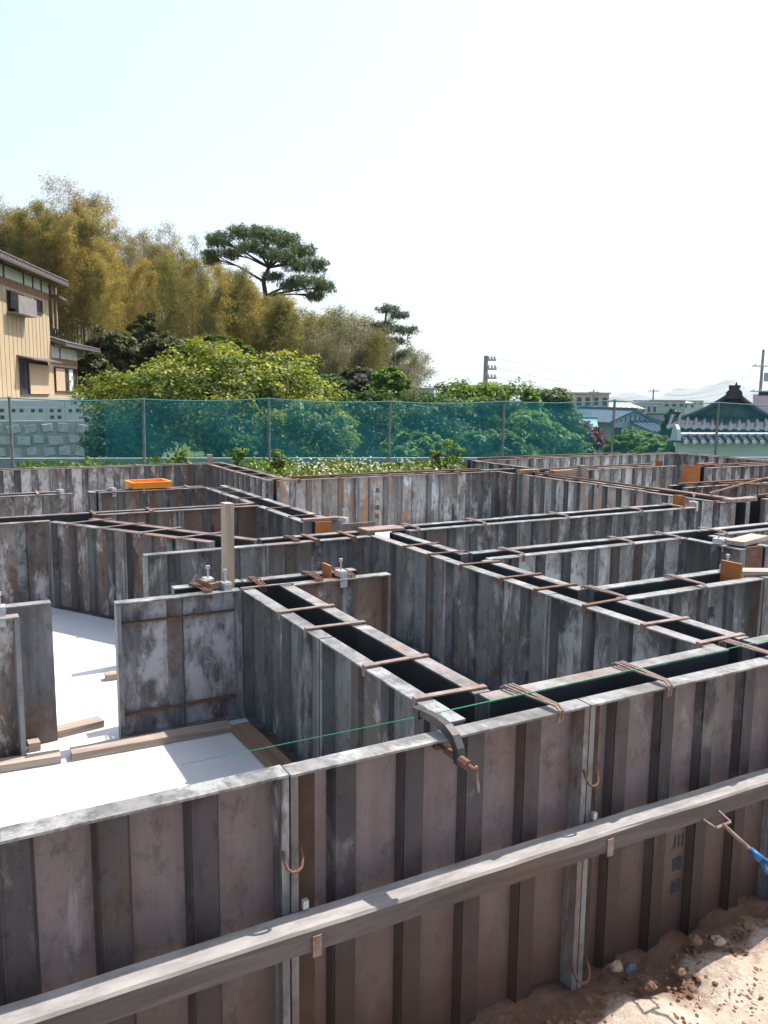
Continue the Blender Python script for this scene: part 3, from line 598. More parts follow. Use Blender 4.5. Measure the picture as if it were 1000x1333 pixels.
# planks on the slab
def plank(pa, pb, wd, hgt, label, mat='timber_old', z=SLAB+0.002, group=None):
    pa = Vector(pa); pb = Vector(pb); d = pb-pa; L = d.length
    b = MB().hexa([(0,-wd/2,0),(L,-wd/2,0),(L-0.004,wd/2,0),(0.003,wd/2,0),(0.002,-wd/2+0.001,hgt),(L,-wd/2,hgt),(L-0.003,wd/2,hgt-0.001),(0,wd/2,hgt)])
    return tag(obj('plank', b, None, (pa.x, pa.y, z), math.atan2(d.y, d.x), M[mat]), label, 'plank', group)
zz = SLAB+0.03
plank(hit_z(92, 978, zz).to_2d(), hit_z(300, 941, zz).to_2d(), 0.07, 0.03, 'weathered timber plank along the foot of the stained white panel', 'timber_x')
plank(hit_z(-60, 1002, zz).to_2d(), hit_z(79, 980, zz).to_2d(), 0.07, 0.03, 'weathered timber plank left of the slab opening', 'timber_x')
plank(hit_z(312, 942, zz).to_2d(), hit_z(420, 1046, zz).to_2d(), 0.085, 0.03, 'brown timber plank along the foot of the short cross wall', 'timber_brown')
plank(hit_z(70, 950, zz).to_2d(), hit_z(132, 935, zz).to_2d(), 0.07, 0.03, 'pale timber offcut on the sunlit slab inside the opening', 'timber_x')
plank(hit_z(136, 878, zz).to_2d(), hit_z(175, 873, zz).to_2d(), 0.05, 0.03, 'small timber offcut further inside the opening, on sunlit slab', 'timber_x')
plank(hit_z(36, 968, zz).to_2d(), hit_z(52, 965, zz).to_2d(), 0.05, 0.035, 'short yellowish block at the foot of the narrow rusty panel', 'timber_x')

# ------------------------------------------------------------------ waler, brackets, clips, clamp, prop, string on the front face
WZ0, WZ1, WY0, WY1 = 0.490, 0.548, 1.542, 1.612
n = 60; vv = []; ff = []
for i in range(n+1):
    x = -2.2+7.4*i/n; dz = 0.004*math.sin(x*1.7)+random.uniform(-0.0012, 0.0012)-0.0115*(x-0.9)
    for (y, z) in ((WY0, WZ0), (WY1, WZ0), (WY1, WZ1), (WY0+0.006, WZ1), (WY0, WZ1-0.006)): vv.append((x, y+random.uniform(-0.001, 0.001), z+dz))
for i in range(n):
    for k in range(5):
        a = i*5+k; c = i*5+(k+1) % 5; ff.append((a, a+5, c+5, c))
ff.append((0,1,2,3,4)); ff.append(tuple(n*5+k for k in (4,3,2,1,0)))
me = bpy.data.meshes.new('waler'); me.from_pydata(vv, [], ff); me.materials.append(M['waler_wood'])
tag(obj('waler', me), 'long weathered grey timber waler across the outer front form', 'waler')
def wz(x): return 0.004*math.sin(x*1.7)-0.0115*(x-0.9)
for px, py, lab in ((413, 1222, 'small pale steel bracket hooked on the waler below the left clipped joint'), (795, 1093, 'small pale steel bracket hooked on the waler near the right clipped joint')):
    h = hit_y(px, py, WY0-0.003); x = h.x
    t_ = thing('waler_bracket', lab, 'bracket', (x, WY0, WZ0+wz(x)), 0)
    obj('front_plate', MB().box(-0.011, -0.005, -0.012, 0.011, -0.0015, 0.040), t_, mat=M['rust_pale'])
    obj('top_hook', MB().box(-0.007, 0.060, 0.0672, 0.007, 0.072, 0.088), t_, mat=M['zinc'])
def u_clip(x, z, label, big=1.0):
    b = MB(); pts = [(-0.026, 0.0, 0.045), (-0.028, -0.012, 0.02), (-0.024, -0.022, 0.0), (-0.012, -0.026, -0.012), (0.004, -0.026, -0.014), (0.018, -0.022, -0.006), (0.026, -0.012, 0.014), (0.024, 0.0, 0.042)]
    b.tube([Vector((p[0]*0.85, p[1], p[2]*0.75))*big for p in pts], 0.0040*big, 6)
    return tag(obj('u_clip', b.mesh('u_clip', M['rust'], True), None, (x, 1.6150, z), 0), label, 'clip')
h = hit_y(372, 1136, 1.60); u_clip(0.662, h.z+0.012, 'rusty U shaped pin on the left clipped joint above the waler')
h = hit_y(757, 1026, 1.60); u_clip(1.582, h.z+0.012, 'rusty U shaped pin on the right clipped joint above the waler')
h = hit_y(750, 1280, 1.60); u_clip(1.578, h.z+0.02, 'large rusty U shaped pin at the foot of the right clipped joint', 1.25)
# screw clamp
cp = hit_y(573, 971, 1.655)
t_ = thing('screw_clamp', 'dark curved screw clamp with a rusty spindle over the front form', 'clamp', (cp.x, 1.615, cp.z+0.15))
LX = 0.004
zt = TOPZ+0.022-(cp.z+0.15)
fr = [(LX, 0.150, zt-0.006), (LX, 0.11, zt+0.0), (LX, 0.06, zt+0.002), (LX, 0.012, zt-0.002), (LX, -0.020, zt-0.014), (LX, -0.038, zt-0.036), (LX, -0.044, zt-0.07), (LX, -0.044, -0.165)]
# jaw frame as a bent bar of rectangular section
b = MB(); vv = []; m_ = len(fr); sec = [0.008, 0.010, 0.012, 0.013, 0.013, 0.012, 0.011, 0.010]
for i, p in enumerate(fr):
    d = (Vector(fr[min(i+1, m_-1)])-Vector(fr[max(i-1, 0)])).normalized(); nn = Vector((0, -d.z, d.y)); s_ = sec[i]
    for sx_, sn in ((-1, -1), (1, -1), (1, 1), (-1, 1)): b.v.append(tuple(Vector(p)+Vector((sx_*0.011, 0, 0))+nn*sn*s_))
for i in range(m_-1):
    for k in range(4): b.f.append((i*4+k, i*4+(k+1) % 4, (i+1)*4+(k+1) % 4, (i+1)*4+k))
b.f.append((3,2,1,0)); b.f.append(tuple((m_-1)*4+k for k in range(4)))
obj('frame', b, t_, mat=M['clamp_steel'])
obj('fixed_jaw', MB().box(-0.010, 0.135, zt-0.021, 0.018, 0.165, zt+0.006), t_, mat=M['clamp_steel'])
sp = obj('spindle', MB().tube([(0, 0.045, -0.15), (0, -0.125, -0.15)], 0.0062, 8), t_, mat=M['rust'])
obj('spindle_pad', MB().tube([(0, 0.045, -0.15), (0, 0.051, -0.15)], 0.015, 10), sp, mat=M['clamp_steel'])
obj('nut_boss', MB().tube([(0, 0.012, -0.15), (0, -0.030, -0.15)], 0.0105, 8), sp, mat=M['rust'])
obj('nut_boss', MB().tube([(0, -0.055, -0.15), (0, -0.09, -0.15)], 0.0135, 8), sp, mat=M['rust'])
obj('handle', MB().tube([(0.0, -0.121, -0.137), (0.008, -0.123, -0.205)], 0.0038, 6), sp, mat=M['rust_pale'])
# turnbuckle prop
pa = hit_y(941, 1073, 1.485); pb = hit_y(978, 1107, 1.40); dirp = (pb-pa).normalized(); pc = pb+dirp*0.16; pe = pc+dirp*1.0
gz_end = 0.02; tt = (gz_end-pa.z)/dirp.z; pe = pa+dirp*tt
t_ = thing('turnbuckle_prop', 'fork ended prop rod with blue turnbuckle bracing the waler', 'prop', tuple(pe))
def loc(p): return tuple(Vector(p)-pe)
f1 = hit_y(910, 1063, 1.56); f2 = hit_y(930, 1051, 1.56); k1 = hit_y(932, 1078, 1.485); k2 = hit_y(951, 1070, 1.485)
obj('fork', MB().tube([loc(f1), loc(k1), loc(k1*0.95+k2*0.05), loc(k2*0.95+k1*0.05), loc(k2), loc(f2)], 0.0042, 6), t_, mat=M['rust_pale'])
obj('rod', MB().tube([loc(pa), loc(pb+dirp*0.02)], 0.0062, 8), t_, mat=M['rust_pale'])
side = dirp.cross(Vector((0, 0, 1))).normalized(); upn = side.cross(dirp)
body = MB()
body.tube([loc(pb-dirp*0.005), loc(pb+dirp*0.035)], [0.009, 0.013], 8)
for s_ in (-1, 1): body.tube([loc(pb+dirp*0.03), loc(pb+dirp*0.06+upn*0.016*s_), loc(pb+dirp*0.26+upn*0.016*s_), loc(pb+dirp*0.29)], [0.009, 0.0075, 0.0075, 0.009], 8)
obj('turnbuckle_body', body.mesh('turnbuckle_body', M['blue_steel'], True), t_)
obj('lower_rod', MB().tube([loc(pb+dirp*0.27), loc(pe)], 0.0062, 8), t_, mat=M['rust_pale'])
# green string line
sa = hit_z(238, 995, SLAB+0.003); sb = hit_z(660, 908, 0.918); sc_ = hit_z(1000, 833, 0.915); sd = sc_+(sc_-sb)*1.5
b = MB().tube([sa, hit_z(560, 930, 0.917), sb, (sb+sc_)/2, sc_, sd], 0.0013, 5)
tag(obj('string_line', b, mat=M['string']), 'taut bright green string line stretched along the front wall top', 'string')

# clods and stones at the foot of the form
def lump(r, seed, mat, n_=2):
    import bmesh
    bm = bmesh.new(); bmesh.ops.create_icosphere(bm, subdivisions=n_, radius=r)
    for v in bm.verts:
        q = v.co.normalized(); f = 1+0.45*mn.noise(q*1.6+Vector((seed*3.1, seed, 0)))+0.22*mn.noise(q*4+Vector((0, seed*2.3, seed)))
        v.co = Vector((q.x*1.15, q.y*0.95, q.z*0.72))*r*f
    me = bpy.data.meshes.new('lump'); bm.to_mesh(me); bm.free(); me.materials.append(M[mat]); return me
def clods(name, nn, mats, xr, yr, rr, label, seed):
    rs = random.Random(seed); vv = []; ff = []
    base = [lump(1.0, k+seed, 'clod', 1) for k in range(5)]
    for k in range(nn):
        me_ = base[k % 5]; x = rs.uniform(*xr); y = rs.uniform(*yr)-0.14*max(0, rs.random()-0.4)
        r_ = rs.uniform(*rr)*rs.uniform(0.5, 1); a = rs.uniform(0, 6.3); b0 = len(vv); zb = 0.002
        for v in me_.vertices:
            vv.append((x+r_*(v.co.x*math.cos(a)-v.co.y*math.sin(a)), y+r_*(v.co.x*math.sin(a)+v.co.y*math.cos(a)), zb+r_*(v.co.z+0.25)))
        for p_ in me_.polygons: ff.append(tuple(b0+i for i in p_.vertices))
    me_ = bpy.data.meshes.new(name); me_.from_pydata(vv, [], ff); me_.materials.append(M[mats])
    tag(obj(name, me_), label, 'soil', kind='stuff')
clods('soil_clods', 800, 'clod', (0.9, 3.2), (1.42, 1.60), (0.002, 0.012), 'red brown soil clods scattered along the foot of the front form', 3)
clods('soil_crumbs', 900, 'clod_pale', (1.0, 3.2), (0.95, 1.5), (0.002, 0.008), 'pale soil crumbs on the bare earth', 5)
for k, (px, py, r_, mt, lab) in enumerate(((820, 1258, 0.018, 'stone_blue', 'blue grey stone at the foot of the front form'), (803, 1256, 0.019, 'clod_pale', 'pale round clod beside the blue grey stone'),
        (905, 1222, 0.022, 'clod', 'big dark clod against the form foot below the turnbuckle'), (935, 1222, 0.02, 'clod_pale', 'flat pale clod lying below the turnbuckle'), (845, 1280, 0.019, 'clod', 'reddish clod in front of the blue grey stone'),
        (885, 1262, 0.016, 'clod', 'brown clod between the reddish clod and the big dark clod'), (975, 1203, 0.02, 'clod', 'brown clod at the foot of the form near the prop'))):
    h = hit_z(px, py, 0.04); tag(obj('stone' if 'stone' in mt else 'soil_clod', lump(r_, 11+k, mt), None, (h.x, h.y, 0.028+r_*0.3)), lab, 'stone' if mt == 'stone_blue' else 'clod')

# ================================================================== vegetation
def leaf_mesh(name, c, n, a, ln, wd, cols, mat):
    """many folded diamond leaves: centres c, normals n, axes a (numpy arrays)"""
    k = len(c)
    n = n/np.maximum(np.linalg.norm(n, axis=1, keepdims=True), 1e-6)
    a = a-n*np.sum(a*n, axis=1, keepdims=True); a = a/np.maximum(np.linalg.norm(a, axis=1, keepdims=True), 1e-6)
    b = np.cross(n, a); ln = np.asarray(ln).reshape(-1, 1)*np.ones((k, 1)); wd = np.asarray(wd).reshape(-1, 1)*np.ones((k, 1))
    v = np.empty((k, 4, 3)); v[:, 0] = c-a*ln/2; v[:, 1] = c+b*wd/2+n*wd*0.15-a*ln*0.08; v[:, 2] = c+a*ln/2-n*ln*0.08; v[:, 3] = c-b*wd/2+n*wd*0.15-a*ln*0.08
    me = bpy.data.meshes.new(name); me.vertices.add(k*4); me.vertices.foreach_set('co', v.reshape(-1).astype(np.float32))
    me.loops.add(k*4); me.loops.foreach_set('vertex_index', np.arange(k*4, dtype=np.int32))
    me.polygons.add(k); me.polygons.foreach_set('loop_start', np.arange(0, k*4, 4, dtype=np.int32)); me.polygons.foreach_set('loop_total', np.full(k, 4, dtype=np.int32))
    me.update(calc_edges=True)
    at_ = me.attributes.new('col', 'FLOAT_COLOR', 'POINT')
    cc = np.ones((k, 4, 4), dtype=np.float32); cc[:, :, :3] = cols[:, None, :]; at_.data.foreach_set('color', cc.reshape(-1))
    me.materials.append(M[mat]); return me
def rdir(k): 
    d = rng.normal(size=(k, 3)); return d/np.linalg.norm(d, axis=1, keepdims=True)
def pal(k, cols, jit=0.18):
    cols = np.array(cols); i = rng.integers(0, len(cols), k); j = rng.integers(0, len(cols), k); u = rng.random((k, 1))
    return np.clip((cols[i]*(1-u)+cols[j]*u)*(1+rng.normal(0, jit, (k, 1))), 0.004, 0.9)
def crown(rx, ry, rz, clumps, per, size, cols, seed, asp=0.5, low=-0.35, rough=0.22, tipcol=None, cr=0.30, up=0.8):
    """foliage of an uneven dome; returns leaf mesh and the clump centres"""
    global rng
    rng = np.random.default_rng(seed)
    d = rdir(clumps*3); d = d[d[:, 2] > low][:clumps]; k = len(d)
    lob = np.array([1+rough*(mn.noise(Vector(q)*1.7+Vector((seed, 0, 0)))+0.6*mn.noise(Vector(q)*4.1+Vector((0, seed, 0)))) for q in d])
    rad_ = (rng.random(k)**0.45)*lob; cen = d*rad_[:, None]*np.array([rx, ry, rz])
    cs = cr*min(rx, ry, rz)*(0.6+0.7*rng.random(k))
    idx = np.repeat(np.arange(k), per); off = rdir(len(idx))*(rng.random((len(idx), 1))**0.5)
    c = cen[idx]+off*cs[idx][:, None]*np.array([1.15, 1.15, 0.75])
    out_ = c/np.array([rx, ry, rz]); nrm = rdir(len(idx))*0.75+np.array([0, 0, up])+out_*0.5; ax = rdir(len(idx))+out_*0.4-np.array([0, 0, 0.25])
    sh = pal(k, cols)[idx]*0.5+pal(len(idx), cols)*0.5
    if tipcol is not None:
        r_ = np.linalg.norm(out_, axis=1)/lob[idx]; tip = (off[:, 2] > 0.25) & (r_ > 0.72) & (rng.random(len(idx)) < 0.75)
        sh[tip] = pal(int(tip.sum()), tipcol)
    sz = size*(0.7+0.6*rng.random(len(idx)))
    return leaf_mesh('crown', c, nrm, ax, sz, sz*asp, sh, 'leaf'), cen
def tree(name, label, cat, base, cz, rx, ry, rz, clumps, per, size, cols, seed, tipcol=None, trunk=0.10, group=None, bark='bark', rotz=0.0, low=-0.35, cr=0.30, asp=0.5, rough=0.22):
    base = Vector(base); t_ = thing(name, label, cat, tuple(base), rotz, group)
    me, cen = crown(rx, ry, rz, clumps, per, size, cols, seed, tipcol=tipcol, low=low, cr=cr, asp=asp, rough=rough)
    obj('crown', me, t_, (0, 0, cz-base.z))
    b = MB(); rs = random.Random(seed); zc = cz-base.z
    fork = Vector((rs.uniform(-0.1, 0.1), rs.uniform(-0.1, 0.1), max(0.15, zc-rz*0.55)))
    b.tube([(0, 0, -0.3), fork*0.5+Vector((trunk*0.4, 0, 0)), fork], [trunk*1.25, trunk, trunk*0.85], 8)
    for k in range(10):
        q = Vector(cen[rs.randrange(len(cen))])+Vector((0, 0, zc)); md = fork.lerp(q, 0.5)+Vector((rs.uniform(-1, 1)*rx*0.08, rs.uniform(-1, 1)*rx*0.08, rz*0.08))
        b.tube([fork-Vector((0, 0, 0.05)), md, q], [trunk*0.6, trunk*0.38, trunk*0.12], 6)
    obj('trunk', b.mesh('trunk', M[bark], True), t_)
    return t_
G_OLIVE = [(0.085, 0.125, 0.020), (0.125, 0.155, 0.025), (0.06, 0.095, 0.018)]
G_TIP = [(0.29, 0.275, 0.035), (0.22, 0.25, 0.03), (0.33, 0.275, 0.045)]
G_DARK = [(0.045, 0.090, 0.026), (0.065, 0.115, 0.03), (0.09, 0.14, 0.038)]
G_MID = [(0.065, 0.13, 0.03), (0.09, 0.165, 0.035), (0.13, 0.19, 0.035)]
G_LIME = [(0.13, 0.21, 0.03), (0.18, 0.24, 0.035), (0.09, 0.16, 0.03)]
G_SHADE = [(0.060, 0.078, 0.026), (0.085, 0.092, 0.032), (0.11, 0.095, 0.040)]
G_GREY = [(0.075, 0.085, 0.06), (0.11, 0.105, 0.075), (0.06, 0.075, 0.05)]
PURP = [(0.095, 0.022, 0.035), (0.14, 0.03, 0.045), (0.06, 0.02, 0.03)]
def tree_px(name, label, cat, px, py, F, wpx, hpx, clumps, per, size, cols, seed, dep=0.85, base_z=None, **kw):
    c = at(px, py, F); s_ = F/FPX; bz = gz(c.x, c.y) if base_z is None else base_z
    return tree(name, label, cat, (c.x, c.y, bz), c.z, wpx*s_, wpx*s_*dep, hpx*s_, clumps, per, size, cols, seed, **kw)
# the rounded yellow green tree behind the net and its neighbours
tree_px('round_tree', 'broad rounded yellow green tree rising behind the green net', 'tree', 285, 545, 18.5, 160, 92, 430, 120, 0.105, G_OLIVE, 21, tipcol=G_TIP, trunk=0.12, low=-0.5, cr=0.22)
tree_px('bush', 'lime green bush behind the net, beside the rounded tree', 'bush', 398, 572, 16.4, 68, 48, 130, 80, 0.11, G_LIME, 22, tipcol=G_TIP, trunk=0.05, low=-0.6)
tree_px('bush', 'bright green low bush behind the net under the rounded tree', 'bush', 318, 582, 16.6, 52, 34, 90, 80, 0.10, G_MID, 23, trunk=0.05, low=-0.6)
tree_px('bush', 'dark bush behind the net at the left foot of the rounded tree', 'bush', 165, 572, 17.0, 50, 42, 90, 70, 0.12, G_DARK, 24, trunk=0.05, low=-0.6)
tree_px('shrub', 'dull grey green shrub between the rounded tree and the green hedge trees', 'shrub', 478, 560, 23, 48, 60, 110, 60, 0.13, G_DARK, 25, trunk=0.06, low=-0.6)
for k, (px, py, F, a_, b_, pl, sd, lab) in enumerate(((562, 560, 25, 58, 50, G_DARK, 31, 'dense dark green tree next to the grey green shrub'), (612, 536, 27, 50, 42, G_MID, 32, 'taller mid green tree under the leaning utility pole'),
        (660, 548, 26, 50, 46, G_MID, 33, 'mid green tree right of the taller one'), (690, 572, 22, 42, 34, G_LIME, 34, 'sunlit yellow green bush before the right hedge tree'), (716, 545, 30, 42, 38, G_DARK, 35, 'dark green tree beside the teal roof'),
        (735, 590, 24, 42, 26, G_MID, 36, 'low green bush below the purple leaved tree'), (545, 590, 21, 46, 24, G_MID, 37, 'low green bush at the foot of the dark green tree'), (640, 588, 20.5, 54, 26, G_DARK, 38, 'low dark bush behind the net kerb'))):
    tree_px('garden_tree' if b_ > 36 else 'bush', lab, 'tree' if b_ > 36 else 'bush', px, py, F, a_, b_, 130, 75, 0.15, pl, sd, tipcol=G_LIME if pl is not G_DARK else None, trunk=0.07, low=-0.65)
tree_px('purple_tree', 'purple red leaved small tree before the teal roofed house', 'tree', 752, 570, 33, 38, 24, 90, 70, 0.17, PURP, 41, trunk=0.06, low=-0.6)
tree_px('bush', 'soft pale green bush before the blue gabled house', 'bush', 826, 580, 34, 38, 19, 100, 80, 0.16, G_LIME, 42, trunk=0.06, low=-0.6)
tree_px('bush', 'dull green bush below the pale green bush', 'bush', 856, 590, 31, 34, 14, 80, 70, 0.16, G_MID, 43, trunk=0.06, low=-0.6)
tree_px('garden_tree', 'dark blue green tree between the blue house and the tiled roof', 'tree', 877, 558, 44, 16, 24, 60, 70, 0.22, G_DARK, 44, trunk=0.08, low=-0.6)
tree_px('sprig_tree', 'thin grey sprigged tree top beside the far grey building', 'tree', 718, 516, 40, 16, 12, 16, 60, 0.2, G_GREY, 45, trunk=0.05, low=-0.2, rough=0.6)
tree_px('sprig_tree', 'thin leafy sprigs rising above the hedge trees', 'tree', 600, 508, 28, 18, 10, 26, 60, 0.15, G_LIME, 46, trunk=0.04, low=-0.2, rough=0.5)
tree_px('sprig_tree', 'light green tree top right of the leaning utility pole', 'tree', 655, 512, 29, 24, 10, 30, 60, 0.15, G_LIME, 47, trunk=0.04, low=-0.2, rough=0.5)
# under-growth on the wooded slope
for k, (px, py, F, a_, b_, pl) in enumerate(((150, 462, 46, 34, 34, G_SHADE), (190, 440, 49, 20, 30, G_SHADE), (120, 490, 44, 36, 26, G_SHADE), (222, 468, 47, 44, 28, G_SHADE), (285, 465, 46, 42, 26, G_OLIVE), (470, 505, 42, 34, 26, G_GREY), (508, 503, 40, 22, 22, G_MID), (440, 512, 42, 32, 24, G_DARK)  )):
    tree_px('slope_tree', ['dark broadleaf tree among the golden bamboo', 'dull tree on the wooded slope'][0 if pl in (G_DARK, G_SHADE) else 1], 'tree', px, py, F, a_, b_, 120, 70, 0.30, pl, 60+k, trunk=0.13, group='dark trees on the wooded slope' if pl in (G_DARK, G_SHADE) else 'dull trees on the wooded slope', low=-0.7)
# bamboo
def bamboo_meshes(seed, H=11.0, cols=None, per=58):
    global rng
    rng = np.random.default_rng(seed); rs = random.Random(seed)
    ang = rs.uniform(0, 6.28); lean = rs.uniform(0.9, 2.8); pts = []
    for i in range(13):
        u = i/12; pts.append(Vector((math.cos(ang)*lean*u**3, math.sin(ang)*lean*u**3, H*(u-0.07*u**4*lean/1.6))))
    culm = MB().tube(pts, [0.05*(1-0.93*i/12) for i in range(13)], 6).mesh('culm', M['culm'], True)
    C_ = []; A_ = []; L_ = []; 
    for j in range(130):
        u = 0.10+0.90*(j/130)**0.8; i = min(11, int(u*12)); p = pts[i].lerp(pts[i+1], u*12-i)
        a = rs.uniform(0, 6.28); ln = (1.5*(1-u)**0.6+0.45)*rs.uniform(0.7, 1.2); rise = rs.uniform(0.15, 0.75)
        for q in range(per):
            s_ = (q+rs.random())/per; x = ln*s_
            z = rise*x-0.42*x*x/ln*1.2
            C_.append((p.x+math.cos(a)*x+rs.gauss(0, 0.17), p.y+math.sin(a)*x+rs.gauss(0, 0.17), p.z+z+rs.gauss(0, 0.15)))
            A_.append((math.cos(a)*0.8+rs.gauss(0, 0.5), math.sin(a)*0.8+rs.gauss(0, 0.5), -0.45+rs.gauss(0, 0.35)))
    k = len(C_); C_ = np.array(C_); A_ = np.array(A_)
    col = pal(k, cols, 0.2); sz = 0.19*(0.6+0.8*rng.random(k))
    return culm, leaf_mesh('foliage', C_, rdir(k)+np.array([0, 0, 0.6]), A_, sz, sz*0.17, col, 'leaf_thin')
GOLD = [(0.36, 0.27, 0.075), (0.30, 0.235, 0.06), (0.42, 0.33, 0.12), (0.23, 0.195, 0.05)]
GOLDG = [(0.19, 0.185, 0.055), (0.13, 0.145, 0.04), (0.25, 0.215, 0.075)]
GREYG = [(0.19, 0.19, 0.125), (0.24, 0.21, 0.15), (0.14, 0.155, 0.09)]
PALE = [(0.40, 0.34, 0.26), (0.34, 0.29, 0.21), (0.30, 0.25, 0.15)]
BAM = [bamboo_meshes(100+i, cols=[GOLD, GOLDG, GOLD, PALE, GOLD, GOLDG, GREYG][i], per=[50, 50, 44, 20, 50, 50, 32][i]) for i in range(7)]
prof = [(-80, 240), (0, 240), (60, 245), (105, 224), (135, 262), (170, 282), (205, 288), (240, 285), (275, 318), (310, 322), (340, 338), (380, 358), (420, 382), (455, 380), (485, 392), (520, 425), (540, 455)]
def proft(x):
    for (a, b), (c, d) in zip(prof, prof[1:]):
        if a <= x <= c: return b+(d-b)*(x-a)/(c-a)
    return 300
rs = random.Random(5)
def bamboo(px, ytop, F, kind, label, group):
    c = at(px, ytop, F); b0 = gz(c.x, c.y)-0.1; h = c.z-b0; sc = h/10.9
    t_ = thing('bamboo', label, 'bamboo', (c.x, c.y, b0), rs.uniform(0, 6.28), group); t_.scale = (min(sc, 1.25), min(sc, 1.25), sc)
    obj('culm', BAM[kind][0], t_); obj('foliage', BAM[kind][1], t_)
for i in range(246):
    px = -90+(i % 82)*7.6+rs.uniform(-6, 6); lay = rs.random(); F = 50+24*lay
    top_ = proft(px)+rs.uniform(4, 24)+(1-lay)*rs.uniform(15, 130)*(0.45 if px > 430 else 1)
    if px < 125 and F < 60: F = 60+rs.random()*10
    kd = rs.choice([0, 2, 4, 1, 5, 1]) if px < 400 else (rs.choice([6, 1, 6, 5]) if px < 450 else 6)
    if lay > 0.8 and rs.random() < 0.4: kd = 3
    bamboo(px, top_, F, kd, ['golden yellow feathery bamboo in the grove', 'olive gold bamboo in the grove', 'golden yellow feathery bamboo in the grove', 'pale greyish bamboo in the grove', 'golden yellow feathery bamboo in the grove', 'olive gold bamboo in the grove', 'sparse grey green bamboo at the thin end of the grove'][kd], ['golden bamboo grove', 'olive bamboo grove', 'golden bamboo grove', 'pale bamboo grove', 'golden bamboo grove', 'olive bamboo grove', 'grey green bamboo'][kd])
for i in range(30):      # nearer clumps that hide the foot of the pine and close the gaps
    px = 285+i*8.2; kd = rs.choice([1, 5, 0]) if px < 400 else rs.choice([6, 1, 6])
    bamboo(px, proft(px)+rs.uniform(18, 42), 53+rs.uniform(-2, 3), kd, ['golden yellow feathery bamboo in the grove', 'olive gold bamboo in the grove', '', '', '', 'olive gold bamboo in the grove', 'sparse grey green bamboo at the thin end of the grove'][kd], ['golden bamboo grove', 'olive bamboo grove', '', '', '', 'olive bamboo grove', 'grey green bamboo'][kd])
for px, yt in ((100, 220), (112, 226), (140, 248), (125, 252), (85, 240), (40, 246), (-8, 250), (185, 288), (222, 290), (255, 300), (465, 388), (500, 408), (432, 388), (15, 245), (60, 240), (170, 282), (208, 282), (238, 283), (448, 382), (482, 400), (415, 396), (-30, 240)): bamboo(px, yt, 66, 3 if px < 400 else 6, 'tall bamboo plume standing clear against the sky', 'bamboo plumes against the sky')

def pine(label, px0, py0, F, pads, trunk_px, r0, name='pine_tree', dens=260, cols=None, seed=1):
    global rng
    rng = np.random.default_rng(seed); rs_ = random.Random(seed)
    tp = [at(x, y, F) for x, y in trunk_px]; base = Vector((tp[0].x, tp[0].y, gz(tp[0].x, tp[0].y)-0.2))
    t_ = thing(name, label, 'pine tree', tuple(base)); s_ = F/FPX
    b = MB(); tr = [Vector((0, 0, 0))]+[p-base for p in tp]
    b.tube(tr, [r0*1.3]+[r0*(1-0.55*i/len(tp)) for i in range(len(tp))], 8)
    C_ = []; N_ = []; A_ = []
    for (x, y, wx, hy, dF) in pads:
        c = at(x, y, F+dF)-base; ti = min(range(1, len(tr)), key=lambda i: (tr[i]-c).length+(0.6 if tr[i].z > c.z else 0)); st = tr[ti]
        md = st.lerp(c, 0.55)+Vector((rs_.uniform(-0.2, 0.2), rs_.uniform(-0.2, 0.2), 0.25*hy*s_)); b.tube([st, md, c], [r0*0.42, r0*0.26, r0*0.08], 6)
        for q in range(5):
            e = c+Vector((rs_.gauss(0, wx*s_*0.5), rs_.gauss(0, wx*s_*0.5), rs_.uniform(-0.3, 0.4)*hy*s_)); b.tube([md, md.lerp(e, 0.6), e], [r0*0.18, r0*0.12, r0*0.04], 5)
        nt_ = int(dens*0.62*wx*hy/300)
        tuft = np.array(c)+np.clip(rng.normal(size=(nt_, 3)), -1.5, 1.5)*np.array([wx*s_*0.52, wx*s_*0.52, hy*s_*0.42])
        for p in tuft:
            k = 9; C_.append(p+rng.normal(size=(k, 3))*0.10); A_.append(rdir(k)*0.8+np.array([0, 0, 0.5]))
    C_ = np.concatenate(C_); A_ = np.concatenate(A_); k = len(C_)
    obj('trunk', b.mesh('trunk', M['bark_red'], True), t_)
    sz = 0.34*(0.7+0.6*rng.random(k)); obj('crown', leaf_mesh('crown', C_, rdir(k), A_, sz, sz*0.16, pal(k, cols or [(0.10, 0.155, 0.075), (0.13, 0.18, 0.085), (0.18, 0.205, 0.08)]), 'needle'), t_)
    return t_
pine('spreading green pine with forked bare limbs above the bamboo', 350, 370, 62,
     [(285, 312, 17, 12, 0), (318, 303, 22, 10, 1), (345, 305, 20, 11, -1), (370, 312, 20, 12, 1), (392, 328, 18, 12, 0), (412, 346, 14, 11, 1), (330, 322, 22, 9, -1.5), (362, 332, 22, 9, -1.5), (385, 345, 18, 9, -1), (400, 366, 24, 8, -1), (422, 374, 14, 8, 0), (275, 335, 12, 12, 1), (355, 360, 14, 6, -1), (300, 330, 14, 8, 2), (410, 385, 14, 8, 1), (378, 372, 16, 7, -1)],
     [(343, 470), (342, 420), (346, 385), (343, 366), (350, 348)], 0.24, seed=3, dens=420)
pine('thin sparse pine with tiers of drooping boughs at the edge of the grove', 500, 430, 60,
     [(505, 402, 14, 6, 0), (520, 410, 14, 5, 0.5), (530, 430, 15, 6, 0), (512, 428, 14, 5, -0.5), (518, 444, 14, 5, 0.5), (500, 452, 13, 6, 0), (524, 462, 15, 5, 0), (508, 470, 14, 6, 0.5), (496, 425, 12, 6, 0), (490, 476, 14, 7, -0.5), (515, 490, 14, 8, 0)],
     [(496, 500), (497, 465), (500, 435), (503, 405)], 0.12, seed=4, dens=330, cols=[(0.09, 0.13, 0.08), (0.12, 0.15, 0.09)])

